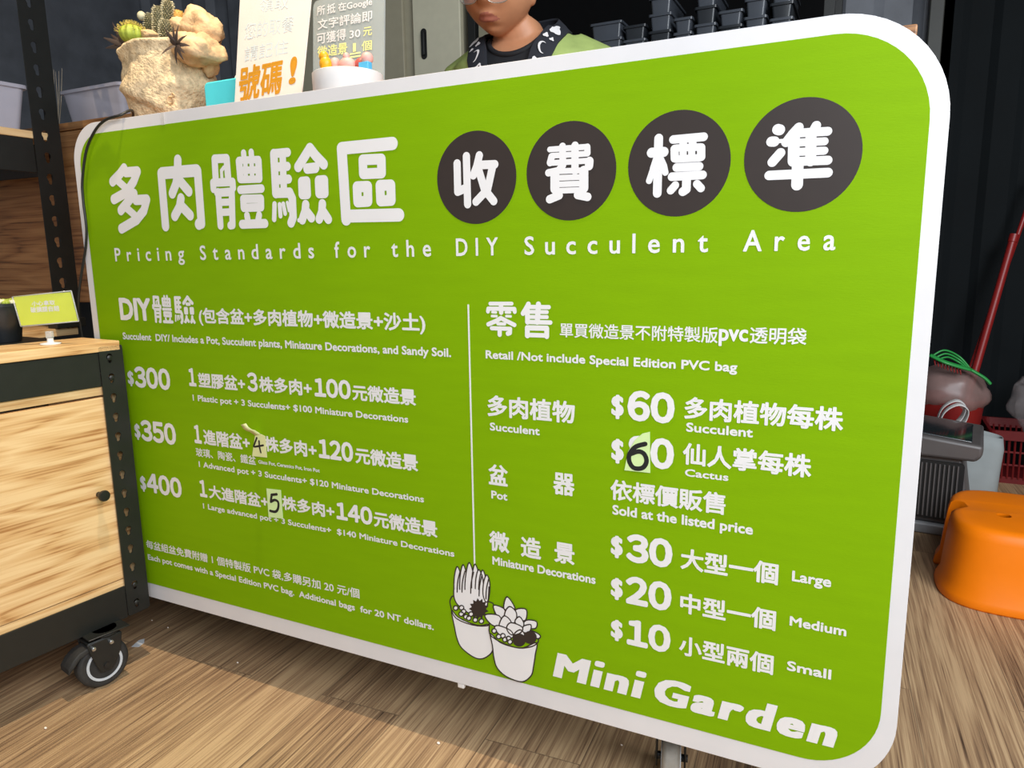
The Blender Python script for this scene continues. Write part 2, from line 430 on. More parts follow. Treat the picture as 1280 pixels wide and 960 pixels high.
ROU = ((52, [(810, 88), (808, 200)], [(628, 235), (1022, 203)], [(628, 235), (676, 808)], [(1025, 205), (1068, 780)]), (57, [(640, 232), (1015, 202)]), (50, [(808, 250), (790, 350), (750, 453)], [(820, 300), (930, 430)],
       [(845, 508), (830, 600), (777, 698)], [(850, 590), (945, 690)]), (54, [(1064, 770), (1040, 788)]))
TI = ((38, [(112, 400), (102, 212), (212, 207), (228, 400)]), (18, [(188, 290), (165, 320), (170, 400)]), (36, [(92, 490), (88, 432), (268, 424), (272, 480)], [(125, 525), (255, 515)]),
      (37, [(135, 520), (157, 828)], [(260, 510), (268, 822), (248, 826)]), (28, [(150, 532), (260, 526)]), (31, [(150, 614), (265, 609)]), (32, [(155, 706), (265, 701)]),
      (32, [(370, 158), (375, 210)], [(440, 150), (445, 205)], [(333, 225), (508, 218)], [(338, 318), (515, 312)], [(345, 404), (515, 398)]), (40, [(328, 235), (342, 395)], [(506, 228), (514, 392)]), (27, [(386, 215), (392, 400)], [(443, 212), (450, 400)]),
      (37, [(340, 498), (535, 486)], [(367, 582), (530, 578), (532, 658), (372, 664), (367, 582)]), (34, [(402, 735), (412, 785)], [(514, 730), (504, 785)]), (39, [(358, 816), (568, 808)]))
YAN = ((46, [(98, 172), (118, 552)]), (41, [(98, 170), (230, 158)], [(110, 300), (228, 292)], [(120, 424), (240, 414)]), (46, [(118, 548), (250, 544)]), (40, [(182, 160), (196, 540)]),
       (45, [(250, 545), (276, 600), (284, 780), (264, 834)]), (27, [(106, 655), (102, 800)]), (24, [(155, 660), (163, 768)]), (22, [(190, 652), (208, 745)]), (17, [(228, 640), (245, 715)]),
       (48, [(332, 298), (388, 210), (445, 118), (500, 190), (578, 272)], [(420, 314), (498, 306)]), (45, [(367, 440), (414, 436), (420, 560), (372, 562), (367, 440)], [(528, 428), (584, 424), (588, 550), (534, 552), (528, 428)]),
       (44, [(405, 660), (400, 720), (372, 805)], [(410, 720), (460, 785)], [(565, 652), (560, 730), (535, 798)], [(570, 720), (622, 800)]), (20, [(370, 815), (340, 810)]))
QU = ((58, [(135, 158), (622, 111)], [(135, 158), (178, 840)], [(180, 808), (683, 796)]), (49, [(337, 268), (515, 260), (518, 394), (342, 402), (337, 268)]), (50, [(282, 527), (384, 523), (387, 665), (288, 671), (282, 527)], [(502, 513), (606, 509), (610, 656), (509, 662), (502, 513)]))
mb = MB()
brushed(mb, D1, DUO, k=1.1); brushed(mb, D1, ROU, k=1.16); brushed(mb, D2, TI, k=1.06); brushed(mb, D3, YAN, k=1.06); brushed(mb, D4, QU, k=1.06)
mb.build('title_lettering', M['letter'], board)
E1, E2, E3, E4 = (545, 160, 7.68), (660, 150, 812 / 110), (785, 140, 924 / 130), (930, 125, 6.86)
SHOU = ((39, [(207, 342), (213, 610)], [(213, 612), (290, 578)], [(296, 272), (308, 732)], [(420, 265), (395, 370), (362, 455)], [(430, 356), (568, 350)], [(410, 390), (470, 590), (558, 702)], [(545, 380), (500, 590), (388, 708)]),)
FEI = ((25, [(204, 273), (550, 248)], [(230, 330), (550, 312)], [(208, 398), (575, 376)]), (33, [(322, 245), (325, 420), (280, 470), (192, 488)]), (36, [(437, 238), (437, 470)]), (33, [(222, 340), (208, 394)]), (30, [(550, 250), (552, 306)]), (40, [(570, 382), (566, 424)]),
       (25, [(250, 475), (520, 465)], [(250, 536), (520, 526)], [(250, 596), (520, 586)], [(250, 655), (520, 645)]), (44, [(252, 490), (252, 636)], [(518, 470), (518, 628)]), (37, [(204, 732), (290, 696)], [(462, 692), (553, 710)]))
BIAO = ((39, [(275, 236), (262, 722)]), (42, [(212, 363), (320, 356)]), (28, [(265, 400), (228, 500), (190, 612)], [(285, 400), (322, 480), (334, 538)]), (38, [(262, 420), (234, 505)], [(278, 420), (308, 490)]),
        (36, [(404, 246), (674, 222)], [(434, 494), (634, 484)], [(392, 576), (664, 560)]), (34, [(492, 270), (494, 310)], [(575, 262), (577, 310)]), (31, [(428, 322), (642, 312)], [(430, 420), (640, 408)]), (36, [(416, 330), (418, 412)], [(652, 318), (652, 400)]),
        (31, [(492, 320), (493, 415)], [(568, 315), (568, 412)]), (38, [(523, 590), (520, 688), (490, 708)]), (34, [(422, 652), (382, 698)], [(615, 640), (650, 678)]))
ZHUN = ((44, [(290, 254), (306, 258)]), (41, [(236, 358), (262, 358)]), (16, [(262, 358), (330, 352)]), (39, [(313, 455), (244, 534)], [(470, 237), (420, 290), (362, 364)]), (46, [(430, 320), (425, 525)]), (35, [(440, 286), (718, 270)]), (32, [(430, 368), (690, 356)], [(430, 448), (688, 436)]),
        (36, [(420, 530), (718, 518)]), (43, [(575, 300), (572, 525)]), (38, [(620, 222), (585, 285)], [(217, 648), (718, 624)]), (46, [(462, 540), (456, 728)]))
for nm, t, g in (('disc_character', E1, SHOU), ('disc_character', E2, FEI), ('disc_character', E3, BIAO), ('disc_character', E4, ZHUN)):
    mb = MB(); brushed(mb, t, g, 0.0014, k=1.06); mb.build(nm, M['letter'], board)
mb = MB()
e0, e1 = onY(145, 326.8), onY(1044, 312.6); et = onY(145, 310).z; ZB = (e0.z + e1.z) / 2
for s, xa, xb in (('Pricing', 145, 231.5), ('Standards', 251.3, 393.5), ('for', 419, 463.7), ('the', 490, 539.5), ('DIY', 570.7, 623), ('Succulent', 656, 885), ('Area', 928.7, 1044)):
    yy = lambda x: 326.8 + (312.6 - 326.8) * (x - 145) / 899
    a, b = onY(xa, yy(xa)), onY(xb, yy(xb))
    letters(mb, s, a.x, b.x, ZB, et, 0.022, gap=0.50, mode='cap', to3=flat(0.0010))
mb.build('subtitle_lettering', M['letter'], board)
mb = MB()
line(mb, T3, 'DIY', (84, 133), (188, 137), (82, 59), .055)
HA, HB, HC = [onY(145 + x / 11.636, 360 + y / 11.636) for x, y in ((553, 520), (1172, 528), (553, 99))]
TA, TB, TT_ = onY(262.5, 240), onY(416, 270), onY(440, 250)
t_x0, t_x1 = onY(262.8, 232).x, onY(416.2, 276).x; t_z1, t_z0 = onY(388, 178.5).z, onY(364, 285).z
class Fit:
    def __init__(s): s.k = (HC.z - (HA.z + HB.z) / 2) / (t_z1 - t_z0)
    def __call__(s, x, z): return (HA.x + (x - t_x0) / (t_x1 - t_x0) * (HB.x - HA.x), (HA.z + HB.z) / 2 + (z - t_z0) * s.k)
brushed(mb, D2, TI, fit=Fit()); brushed(mb, D3, YAN, fit=Fit())
line(mb, T3, '(包含盆+多肉植物+微造景+沙土)', (347, 154), (1100, 179), (347, 92), .028)
LING = ((31, [(168, 122), (512, 122)]), (34, [(132, 246), (138, 202), (556, 207), (560, 252)]), (40, [(340, 130), (343, 262)]), (21, [(202, 258), (260, 262)], [(418, 262), (486, 262)], [(195, 320), (270, 322)], [(425, 322), (496, 325)]),
        (36, [(340, 352), (260, 400), (138, 452)]), (35, [(340, 352), (430, 400), (556, 462)]), (27, [(290, 442), (400, 446)]), (33, [(192, 514), (490, 525)]), (38, [(486, 528), (482, 588), (450, 600)]), (38, [(320, 520), (320, 616)]))
SHOUX = ((40, [(780, 128), (740, 200), (692, 278)]), (42, [(762, 220), (765, 416)]), (34, [(770, 174), (1106, 178)]), (31, [(770, 253), (1075, 256)], [(770, 333), (1075, 336)]), (35, [(770, 414), (1130, 424)]), (45, [(940, 132), (920, 416)]),
         (42, [(762, 508), (1072, 515), (1072, 645)], [(762, 508), (762, 634)]), (36, [(762, 622), (1072, 632)]))
brushed(mb, (600, 370, 12.8), LING); brushed(mb, (600, 370, 12.8), SHOUX)
line(mb, T5, '單買微造景不附特製版', (345, 204), (830, 215), (345, 156), .014)
line(mb, T5, 'pvc', (833, 211), (923, 214), (833, 175), .05, mode='x')
line(mb, T5, '透明袋', (928, 220), (1102, 225), (928, 168), .016)
mb.build('heading_lettering', M['letter'], board)
mb = MB()
G = .10
for t, s, lb, rb, lt, k, kw in (
    (T3, '$', (110, 353), (130, 355), (110, 302), .040, {}), (T3, '300', (134, 358), (252, 368), (133, 287), .052, dict(gap=G)),
    (T3, '1', (313, 353), (337, 355), (312, 293), .048, {}), (T3, '塑膠盆+', (345, 359), (500, 370), (345, 308), .032, {}), (T3, '3', (508, 371), (542, 373), (508, 307), .040, {}),
    (T3, '株多肉+', (547, 373), (722, 387), (547, 320), .032, {}), (T3, '100', (731, 389), (852, 398), (730, 325), .052, dict(gap=G)), (T3, '元微造景', (857, 401), (1068, 419), (857, 347), .032, {}),
    (T3, '$', (133, 531), (152, 534), (133, 478), .040, {}), (T3, '350', (155, 537), (271, 550), (155, 465), .052, dict(gap=G)),
    (T3, '1', (331, 543), (355, 546), (331, 482), .048, {}), (T3, '進階盆+', (362, 550), (516, 567), (362, 497), .032, {}),
    (T3, '株多肉+', (565, 572), (738, 592), (565, 519), .032, {}), (T3, '120', (745, 593), (860, 608), (745, 528), .052, dict(gap=G)), (T3, '元微造景', (867, 612), (1075, 637), (867, 556), .032, {}),
    (T4, '$', (77, 153), (97, 157), (77, 98), .040, {}), (T4, '400', (100, 157), (224, 179), (100, 87), .052, dict(gap=G)),
    (T4, '1', (287, 172), (313, 176), (286, 112), .048, {}), (T4, '大進階盆+', (320, 181), (530, 213), (320, 130), .032, {}),
    (T4, '株多肉+', (580, 220), (765, 250), (580, 168), .032, {}), (T4, '140', (772, 254), (900, 274), (772, 190), .052, dict(gap=G)), (T4, '元微造景', (905, 280), (1130, 318), (905, 222), .032, {}),
    (T5, '$', (503, 450), (541, 454), (503, 376), .040, {}), (T5, '60', (552, 459), (697, 466), (552, 362), .056, dict(gap=G)),
    (T5, '$', (503, 586), (541, 591), (503, 511), .040, {}), (T5, '80', (552, 598), (695, 607), (552, 500), .056, dict(gap=G)),
    (T7, '$', (47, 432), (98, 441), (47, 337), .048, {}), (T7, '30', (112, 453), (310, 481), (112, 327), .058, dict(gap=G)),
    (T7, '$', (47, 610), (98, 621), (47, 517), .048, {}), (T7, '20', (110, 636), (306, 664), (110, 508), .058, dict(gap=G)),
    (T7, '$', (47, 786), (98, 797), (47, 696), .048, {}), (T7, '10', (115, 812), (302, 842), (115, 692), .058, dict(gap=G))):
    if s.isdigit(): s = full(s)
    line(mb, t, s, lb, rb, lt, k, **kw)
mb.build('price_lettering', M['letter'], board)
mb = MB()
for t, s, lb, rb, lt, k in (
    (T3, 'Succulent  DIY/ Includes a Pot, Succulent plants, Miniature Decorations, and Sandy Soil.', (92, 198), (1185, 256), (92, 176), .042),
    (T3, '1 Plastic pot + 3 Succulents+ $100 Miniature Decorations', (325, 404), (1042, 473), (325, 383), .042),
    (T3, 'Glass Pot, Ceramics Pot, Iron Pot', (543, 612), (747, 640), (543, 600), .042),
    (T4, '1 Advanced pot + 3 Succulents+ $120 Miniature Decorations', (283, 71), (1082, 188), (283, 48), .042),
    (T4, '1 Large advanced pot + 3 Succulents+  $140 Miniature Decorations', (298, 219), (1190, 381), (298, 197), .042),
    (T4, 'Each pot comes with a Special Edition PVC bag.  Additional bags  for 20 NT dollars.', (102, 399), (1117, 643), (102, 378), .042),
    (T5, 'Retail /Not include Special Edition PVC bag', (117, 267), (890, 306), (117, 242), .042),
    (T5, 'Succulent', (130, 487), (283, 502), (130, 464), .042), (T5, 'Succulent', (733, 491), (938, 508), (733, 464), .042), (T5, 'Cactus', (729, 629), (863, 641), (729, 606), .042),
    (T6, 'Pot', (78, 336), (185, 348), (78, 285), .042), (T6, 'Miniature Decorations', (85, 772), (772, 908), (85, 723), .042),
    (T7, 'Sold at the listed price', (54, 248), (655, 338), (54, 210), .042), (T7, 'Large', (822, 536), (990, 560), (822, 492), .042), (T7, 'Medium', (812, 727), (1055, 769), (812, 686), .042),
    (T9, 'Small', (550, 487), (686, 513), (550, 457), .042)):
    line(mb, t, s, lb, rb, lt, k, mode='cap', stretch=1.07)
mb.build('small_lettering', M['letter'], board)
mb = MB()
for t, s, lb, rb, lt, k in (
    (T3, '玻璃、陶瓷、鐵盆', (336, 588), (535, 616), (336, 558), .014),
    (T4, '每盆組盆免費附贈 1 個特製版 PVC 袋,多購另加 20 元/個', (97, 362), (853, 530), (97, 326), .018),
    (T5, '多肉植物', (123, 443), (391, 467), (123, 377), .03), (T5, '多肉植物每株', (727, 455), (1215, 487), (727, 382), .03), (T5, '仙人掌每株', (722, 595), (1117, 630), (722, 523), .03),
    (T6, '盆', (60, 244), (188, 253), (60, 103), .03), (T6, '器', (490, 308), (632, 320), (490, 158), .03),
    (T6, '微', (65, 684), (198, 699), (65, 546), .03), (T6, '造', (275, 724), (410, 743), (275, 583), .03), (T6, '景', (497, 760), (632, 780), (497, 620), .03),
    (T7, '依標價販售', (45, 186), (537, 252), (45, 97), .028), (T7, '大型一個', (345, 484), (762, 552), (345, 391), .03), (T7, '中型一個', (343, 676), (752, 743), (343, 582), .03), (T7, '小型兩個', (338, 858), (742, 928), (338, 764), .028)):
    line(mb, t, s, lb, rb, lt, k, mode='box')
mb.build('item_lettering', M['letter'], board)
mb = MB()
line(mb, T8, 'Mini', (33, 160), (352, 240), (33, 70), .042, mode='cap', gap=.19, shear=.20, brush=2.2, dot=.09)
line(mb, T8, 'Garden', (392, 251), (1052, 418), (392, 156), .042, mode='cap', gap=.19, shear=.20, brush=2.2, dot=.09)
mb.build('brand_lettering', M['letter'], board)
a, b = onY(585.6, 380.6), onY(594, 708)
MB().box((a.x - 0.0012, -0.0013, b.z), (a.x + 0.0014, -0.0007, a.z)).build('divider_line', M['letter'], board)

q0, q1 = onY(202.5, 139.5), onY(207, 156)
MB().box((q0.x - .003, -.0018, q1.z), (q0.x + .006, -.0009, 1.1295)).build('clear_tape', mat('clear_tape', 'e6e3df', .2, alpha=.35), board)
q0 = onY(577, 855, .004)
MB().box((q0.x - .007, .001, .120), (q0.x + .006, .009, .1298)).build('bracket_foot', M['white_plastic'], board, bevel=.002)

# printed drawing of two potted succulents on the board
TD = (550, 690, 747 / 140)
def dp(p): q = onY(*px_of(TD, p)); return (q.x, q.z)
def blob(mb_f, mb_l, pts, lv, k=5, closed=True, wdt=0.0011):
    P_ = [Vector((*dp(p), 0)) for p in pts]
    if k > 1:
        Q = P_ + P_[:1] if closed else P_
        n = len(P_); out = []
        for i in range(n if closed else n - 1):
            g = lambda j: P_[j % n] if closed else P_[max(0, min(n - 1, j))]
            p0, p1, p2, p3 = g(i - 1), g(i), g(i + 1), g(i + 2)
            for j in range(k):
                t = j / k; out.append(0.5 * ((2 * p1) + (p2 - p0) * t + (2 * p0 - 5 * p1 + 4 * p2 - p3) * t * t + (3 * p1 - p0 - 3 * p2 + p3) * t ** 3))
        if not closed: out.append(P_[-1])
    else: out = P_
    o2 = [(p.x, p.y) for p in out]
    if mb_f is not None:
        tr = tessellate_polygon([[Vector((x, z, 0)) for x, z in o2]])
        mb_f.add([(x, -lv, z) for x, z in o2], [tuple(t) for t in tr])
    if mb_l is not None:
        strokes(mb_l, [o2 + o2[:1] if closed else o2], wdt, flat(lv + 0.00002), n=6)
fw, fg, fk, fl_ = MB(), MB(), MB(), MB()
lv = [0.0011]
def shape(m_, pts, k=5, outline=True):
    lv[0] += 0.00006; blob(m_, fl_ if outline else None, pts, lv[0], k)
def linew(pts): lv[0] += 0.00002; blob(None, fl_, pts, lv[0], 5, False)
def dot(m_, c, r, outline=True):
    shape(m_, [(c[0] + r * math.cos(t * PI / 4), c[1] + r * math.sin(t * PI / 4)) for t in range(8)], 3, outline)
# tall pot
shape(fg, [(72, 350), (74, 310), (100, 290), (200, 300), (330, 330), (362, 360), (360, 470), (250, 490), (110, 440)], 4)
shape(fw, [(80, 388), (120, 430), (200, 470), (270, 488), (330, 482), (340, 540), (356, 620), (345, 670), (290, 708), (230, 700), (150, 640), (118, 580), (100, 500)], 4)
for tip, bl, br in (((118, 95), (97, 260), (140, 270)), ((157, 82), (135, 260), (175, 270)), ((198, 68), (170, 260), (225, 270)), ((237, 78), (215, 260), (262, 280)), ((288, 118), (262, 270), (305, 300)), ((262, 115), (240, 270), (290, 290)), ((316, 150), (290, 280), (328, 310))):
    shape(fw, [tip, ((tip[0] + br[0]) / 2 + 14, (tip[1] + br[1]) / 2 - 20), br, ((bl[0] + br[0]) / 2, 330), bl, ((tip[0] + bl[0]) / 2 - 8, (tip[1] + bl[1]) / 2 - 20)], 4)
shape(fw, [(96, 250), (104, 320), (130, 360), (200, 405), (290, 380), (322, 340), (328, 260), (300, 240), (262, 250), (215, 240), (170, 250), (135, 250)], 4, False)
linew([(96, 240), (98, 300), (125, 352), (200, 408)]); linew([(330, 230), (326, 300), (318, 360)])
for x, y in ((120, 265), (152, 265), (210, 272), (266, 290), (312, 310)): linew([(x - 2, y), (x + 2, y - 70), (x + 18, y - 140)])
sp = []
for t in range(26):
    a_ = 2 * PI * t / 26; rr = 66 if t % 2 else 48; sp.append((262 + rr * math.cos(a_), 376 + rr * 1.1 * math.sin(a_)))
shape(fk, sp, 1, False)
for c in ((109, 370), (148, 368), (162, 393), (146, 410), (178, 428), (197, 437), (212, 410), (240, 449), (281, 457)): dot(fw, c, 15)
# low pot
shape(fg, [(335, 480), (350, 475), (480, 500), (640, 560), (655, 600), (600, 630), (500, 630), (350, 560)], 4)
shape(fw, [(342, 540), (400, 595), (480, 625), (560, 634), (648, 600), (640, 680), (628, 760), (615, 815), (570, 855), (520, 855), (440, 820), (385, 765), (365, 700), (355, 620)], 4)
for pts in ([(452, 293), (505, 370), (470, 400), (430, 370)], [(362, 350), (440, 380), (430, 440), (385, 420)], [(580, 378), (510, 380), (520, 440), (575, 450)], [(305, 415), (400, 420), (415, 490), (350, 480)],
            [(648, 458), (580, 450), (560, 490), (640, 505)], [(674, 552), (620, 520), (590, 540), (655, 572)], [(470, 358), (515, 400), (505, 465), (445, 455), (438, 400)], [(612, 480), (560, 490), (545, 525), (600, 530)],
            [(432, 420), (480, 460), (460, 510), (400, 490)], [(535, 425), (565, 470), (550, 500), (505, 460)], [(400, 485), (370, 500), (420, 560), (490, 565), (480, 520)], [(480, 465), (450, 500), (480, 545), (540, 535), (555, 495)], [(540, 512), (500, 545), (540, 580), (570, 545)]):
    shape(fw, pts, 4)
for c in ((368, 520), (398, 557), (426, 552), (440, 577), (464, 570), (474, 592)): dot(fw, c, 15)
fk2, fk3 = MB(), MB(); dot(fk2, (535, 580), 44, False); dot(fk3, (608, 562), 44, False)
dr = fw.build('succulent_drawing', M['letter'], board)
sub('soil_fill', fg, M['green'], dr); [sub('dark_fill', q_, M['brown_print'], dr) for q_ in (fk, fk2, fk3)]; sub('outline', fl_, M['brown_print'], dr)

# hand-written correction notes taped on the board
TN = (280, 500, 640 / 120)
def note(name, label, quad, t, m_, curl=None):
    q = [onY(*px_of(t, p)) for p in quad]
    c = sum(q, Vector()) / len(q)
    o = thing(name, label, 'paper note', (c.x, -0.002, c.z), 0, 'handwritten paper corrections')
    lp = [(p.x, p.z) for p in q]
    MB().plate(lp, [], (0, -0.0022, 0), XA, ZA, 0.0006).build('paper', m_, o)
    return o
def digit(o, t, paths, r):
    mb = MB(); strokes(mb, [[(onY(*px_of(t, (p.x, p.y))).x, onY(*px_of(t, (p.x, p.y))).z) for p in smoothpts([(a, b, 0) for a, b in pp], 5)] for pp in paths], r, flat(0.0024))
    mb.build('handwritten_digit', M['ink'], o)
n4 = note('paper_note', 'cream paper strip with handwritten 4 and a curled top', [(193, 372), (292, 382), (280, 240), (250, 226), (213, 232)], TN, M['note2'])
digit(n4, TN, [[(225, 250), (212, 285), (206, 308), (235, 306), (268, 300)], [(240, 272), (243, 310), (252, 348)]], 0.0019)
cv = MB(); pa, pb = onY(*px_of(TN, (213, 236))), onY(*px_of(TN, (252, 228)))
prof = [(0, 0), (0.003, 0.004), (0.008, 0.009), (0.014, 0.012), (0.018, 0.017), (0.019, 0.024)]
vs = []
for d_, z_ in prof:
    k_ = z_ / 0.024
    vs += [(pa.x - 0.014 * k_, -0.0024 - d_, pa.z + z_), (pb.x - 0.012 * k_ - 0.004 * k_, -0.0024 - d_, pb.z + z_)]
cv.add(vs, [(2 * i, 2 * i + 1, 2 * i + 3, 2 * i + 2) for i in range(len(prof) - 1)])
cu_ = cv.build('curled_edge', M['note2'], n4, smooth='all'); cu_.modifiers.new('s', 'SOLIDIFY').thickness = 0.0004
n5 = note('paper_note', 'small upright green paper square with handwritten 5', [(303, 778), (398, 789), (384, 599), (288, 588)], TN, M['note'])
digit(n5, TN, [[(322, 630), (358, 626)], [(324, 630), (318, 676)], [(318, 676), (345, 664), (368, 680), (366, 722), (348, 742), (314, 736)]], 0.0026)
n6 = note('paper_note', 'torn pale green paper with handwritten 6 over the cactus price', [(965, 146), (1137, 164), (1135, -110), (1085, -98), (1040, -60), (990, 20)], T6, M['note'])
digit(n6, T6, [[(1105, -30), (1040, -10), (1000, 40), (1000, 90), (1030, 130), (1085, 130), (1113, 90), (1100, 40), (1060, 20), (1000, 40)]], 0.0034)

# ------------------------------------------------------------------ casters
def caster(parent, c, ang, R_=0.05, top=0.12, brake=True, local=True, tread='dark_rubber'):
    # a swivel caster; c is the point on the floor below the wheel in the thing's own frame, ang the heading of the wheel
    rot = Matrix.Rotation(ang, 4, 'Z'); T = Matrix.Translation(Vector(c)) @ rot
    X = lambda m_: [setattr(m_, 'v', [T @ v for v in m_.v]), m_][1]
    kw = dict(local=True)
    tire = X(MB().lathe([(R_ * .62, -.014), (R_ * .9, -.014), (R_, -.009), (R_, .009), (R_ * .9, .014), (R_ * .62, .014)], (0, 0, R_), 40, (1, 0, 0))).build('wheel', M[tread], parent, bevel=0.002, **kw)
    for sgn in (1, -1):
        ring = X(MB().lathe([(R_ * .60, 0.0135 * sgn), (R_ * .60, 0.0155 * sgn), (R_ * .70, 0.0155 * sgn), (R_ * .70, 0.0135 * sgn)], (0, 0, R_), 40, (1, 0, 0), cap=False)).build('rim_ring', M['grey_ring'], tire, **kw)
    X(MB().lathe([(.001, -.0150), (R_ * .6, -.0150), (R_ * .6, .0150), (.001, .0150)], (0, 0, R_), 32, (1, 0, 0))).build('hub', M['dark_rubber'], tire, bevel=0.001, **kw)
    fk_ = MB()
    for sgn in (1, -1):
        prof = [(-.012, R_ - .012), (.012, R_ - .012), (.03, R_ + .02), (.036, top - .012), (-.032, top - .012), (-.026, R_ + .03)]
        fk_.plate([(y_, z_) for y_, z_ in prof], [], (.0215 * sgn + (.002 if sgn > 0 else 0), 0, 0), (0, 1, 0), (0, 0, 1), 0.003)
    fk_.box((-.0215, -.03, top - .016), (.0225, .035, top - .010))
    fk = X(fk_).build('fork', M['black'], parent, bevel=0.0015, **kw)
    X(MB().lathe([(.006, -.026), (.006, .0265)], (0, 0, R_), 12, (1, 0, 0))).build('axle_bolt', M['black'], fk, **kw)
    X(MB().lathe([(.026, top - .010), (.03, top - .006), (.024, top)], (0, 0.012, 0), 24)).build('swivel_plate', M['black'], parent, bevel=0.001, **kw)
    X(MB().box((-.04, -.03, top - .003), (.03, .05, top))).build('mount_plate', M['black'], parent, bevel=0.001, **kw)
    for y_ in (-.022, .012): X(MB().lathe([(.0045, .02), (.0045, .027), (.003, .0285)], (.003, y_, top - .022), 10, (1, 0, 0))).build('bolt', M['steel'], fk, smooth=True, **kw)
    if brake:
        X(MB().loft([[Vector((x_, y_, z_)) for x_, z_ in rrect(-.019, zc - th, .019, zc + th, .002, 3)] for y_, zc, th in ((-.02, R_ + .045, .005), (-.045, R_ + .038, .006), (-.058, R_ + .026, .008), (-.068, R_ + .014, .006))])).build('brake_pedal', M['dark_rubber'], parent, bevel=0.001, **kw)

# ------------------------------------------------------------------ rolling counter behind the board
ctr = thing('rolling_counter', 'black framed rolling counter standing behind the green price board', 'counter', (0.77, 0.26, 0))
MB().box((0.005, 0.014, 1.082), (1.50, 0.46, 1.112)).build('worktop', M['walnut'], ctr, bevel=0.002)
for x_ in (0.05, 1.42):
    for y_ in (0.02, 0.41): MB().box((x_, y_, 0.13), (x_ + 0.04, y_ + 0.04, 1.081)).build('leg', M['black'], ctr, bevel=0.002)
for z_ in (1.03, 0.145):
    for lo, hi in (((0.09, .024, z_), (1.42, .04, z_ + .05)), ((.09, .43, z_), (1.42, .446, z_ + .05)), ((.054, .06, z_), (.07, .41, z_ + .05)), ((1.44, .06, z_), (1.456, .41, z_ + .05))):
        MB().box(lo, hi).build('rail', M['black'], ctr, bevel=0.001)
cm = INV[ctr.name]
for p, a_ in (((1.228, .075, 0), .22), ((.12, .27, 0), .5), ((.2, .42, 0), 2.0), ((1.3, .4, 0), .3)):
    caster(ctr, cm @ Vector(p), a_, 0.05, 0.128, brake=False, tread='grey_tread')

# ------------------------------------------------------------------ oak cart on the left
CA = -0.0931
cart = thing('wooden_cart', 'light oak cabinet cart with black slotted steel frame and caster wheels', 'cart', (0.108, -0.02, 0), CA)
L_ = dict(local=True)
U0 = -1.02; N0 = -0.29
MB().box((N0, U0, .684), (-.137, -.045, .7005)).build('back_deck', M['black'], cart, **L_)
MB().box((-.135, U0, .682), (.003, -.002, .701)).build('wood_top', M['oak'], cart, bevel=0.001, **L_)
MB().box((-.003, U0, .613), (.001, -.046, .6805)).build('top_rail', M['black'], cart, bevel=0.0008, **L_)
MB().box((-.003, U0, .117), (.001, -.046, .187)).build('bottom_rail', M['black'], cart, bevel=0.0008, **L_)
MB().box((N0, -.003, .613), (-.04, .001, .6805)).build('top_rail', M['black'], cart, bevel=0.0008, **L_)
MB().box((N0, -.003, .117), (-.04, .001, .187)).build('bottom_rail', M['black'], cart, bevel=0.0008, **L_)
MB().box((-.016, U0, .5955), (-.004, -.040, .625)).build('fascia_strip', M['oak'], cart, **L_)
MB().box((-.016, U0, .17), (-.004, -.040, .2015)).build('fascia_strip', M['oak'], cart, **L_)
dr_ = MB().box((-.016, -.62, .2035), (-.003, -.042, .5905)).build('door', M['oak'], cart, bevel=0.0008, **L_)
MB().lathe([(.0055, 0), (.0055, .012), (.0105, .016), (.0115, .020), (.0105, .0235), (.002, .0245)], (-.003, -.075, .396), 28, (1, 0, 0)).build('knob', M['black'], dr_, smooth=True, **L_)
MB().box((-.016, U0, .2035), (-.003, -.624, .5905)).build('door', M['oak'], cart, bevel=0.0008, **L_)
MB().box((N0 + .01, -.016, .17), (-.02, -.004, .63)).build('side_panel', M['oak'], cart, **L_)
MB().box((N0 + .01, U0, .19), (-.02, -.02, .20)).build('floor_shelf', M['oak'], cart, **L_)
def keyhole(y, z, s=1.0):
    pts = []
    for k in range(13):
        a_ = -0.2 * PI + 1.4 * PI * k / 12; pts.append((y + .0062 * s * math.cos(a_), z + .0035 * s + .0062 * s * math.sin(a_)))
    pts += [(y - .0035 * s, z - .003 * s)] + [(y + .0035 * s * math.cos(PI + PI * k / 6), z - .006 * s + .0035 * s * math.sin(PI + PI * k / 6)) for k in range(7)] + [(y + .0035 * s, z - .003 * s)]
    return pts
holes = [keyhole(-.026, .145 + .0395 * k) for k in range(14)]
def angle_post(parent, corner, z0, z1, pitch, first, s=1.0, w_=.046, name='post', wy=.042):
    n_ = int((z1 - z0 - .02 - first) / pitch) + 1
    hs = [keyhole(-w_ * .56, z0 + first + pitch * k, s) for k in range(n_)]
    mb = MB().plate(rrect(-w_, z0, 0, z1, .004, 4), hs, corner, (0, 1, 0), (0, 0, 1), .0022)
    hs2 = [keyhole(-wy * .5, z0 + first + pitch * k, s) for k in range(n_)]
    mb.plate(rrect(-wy, z0, 0, z1, .004, 4), hs2, Vector(corner) + Vector((0, .0, 0)), (1, 0, 0), (0, 0, 1), -.0022 if False else .0022)
    return mb.build(name, M['black'], parent, bevel=0.0, local=True)
p1 = angle_post(cart, (.003, 0, 0), .119, .692, .0405, .022)
angle_post(cart, (.003, U0 + .046, 0), .119, .692, .0405, .022)
MB().box((N0, -.04, .119), (N0 + .004, 0, .692)).build('post', M['black'], cart, **L_)
for k in (0, 1, 12, 13):
    bt = MB().lathe([(.0052, -.001), (.0052, .0015), (.003, .003)], (.003, -.026, .142 + .0405 * k), 12, (1, 0, 0))
    bt.build('bolt', M['black'], p1, smooth=True, **L_)
caster(cart, (.004, -.112, 0), -.10, .05, .119)
caster(cart, (-.03, -.92, 0), .4, .05, .119)
caster(cart, (-.33, -.12, 0), .7, .05, .119, brake=False)

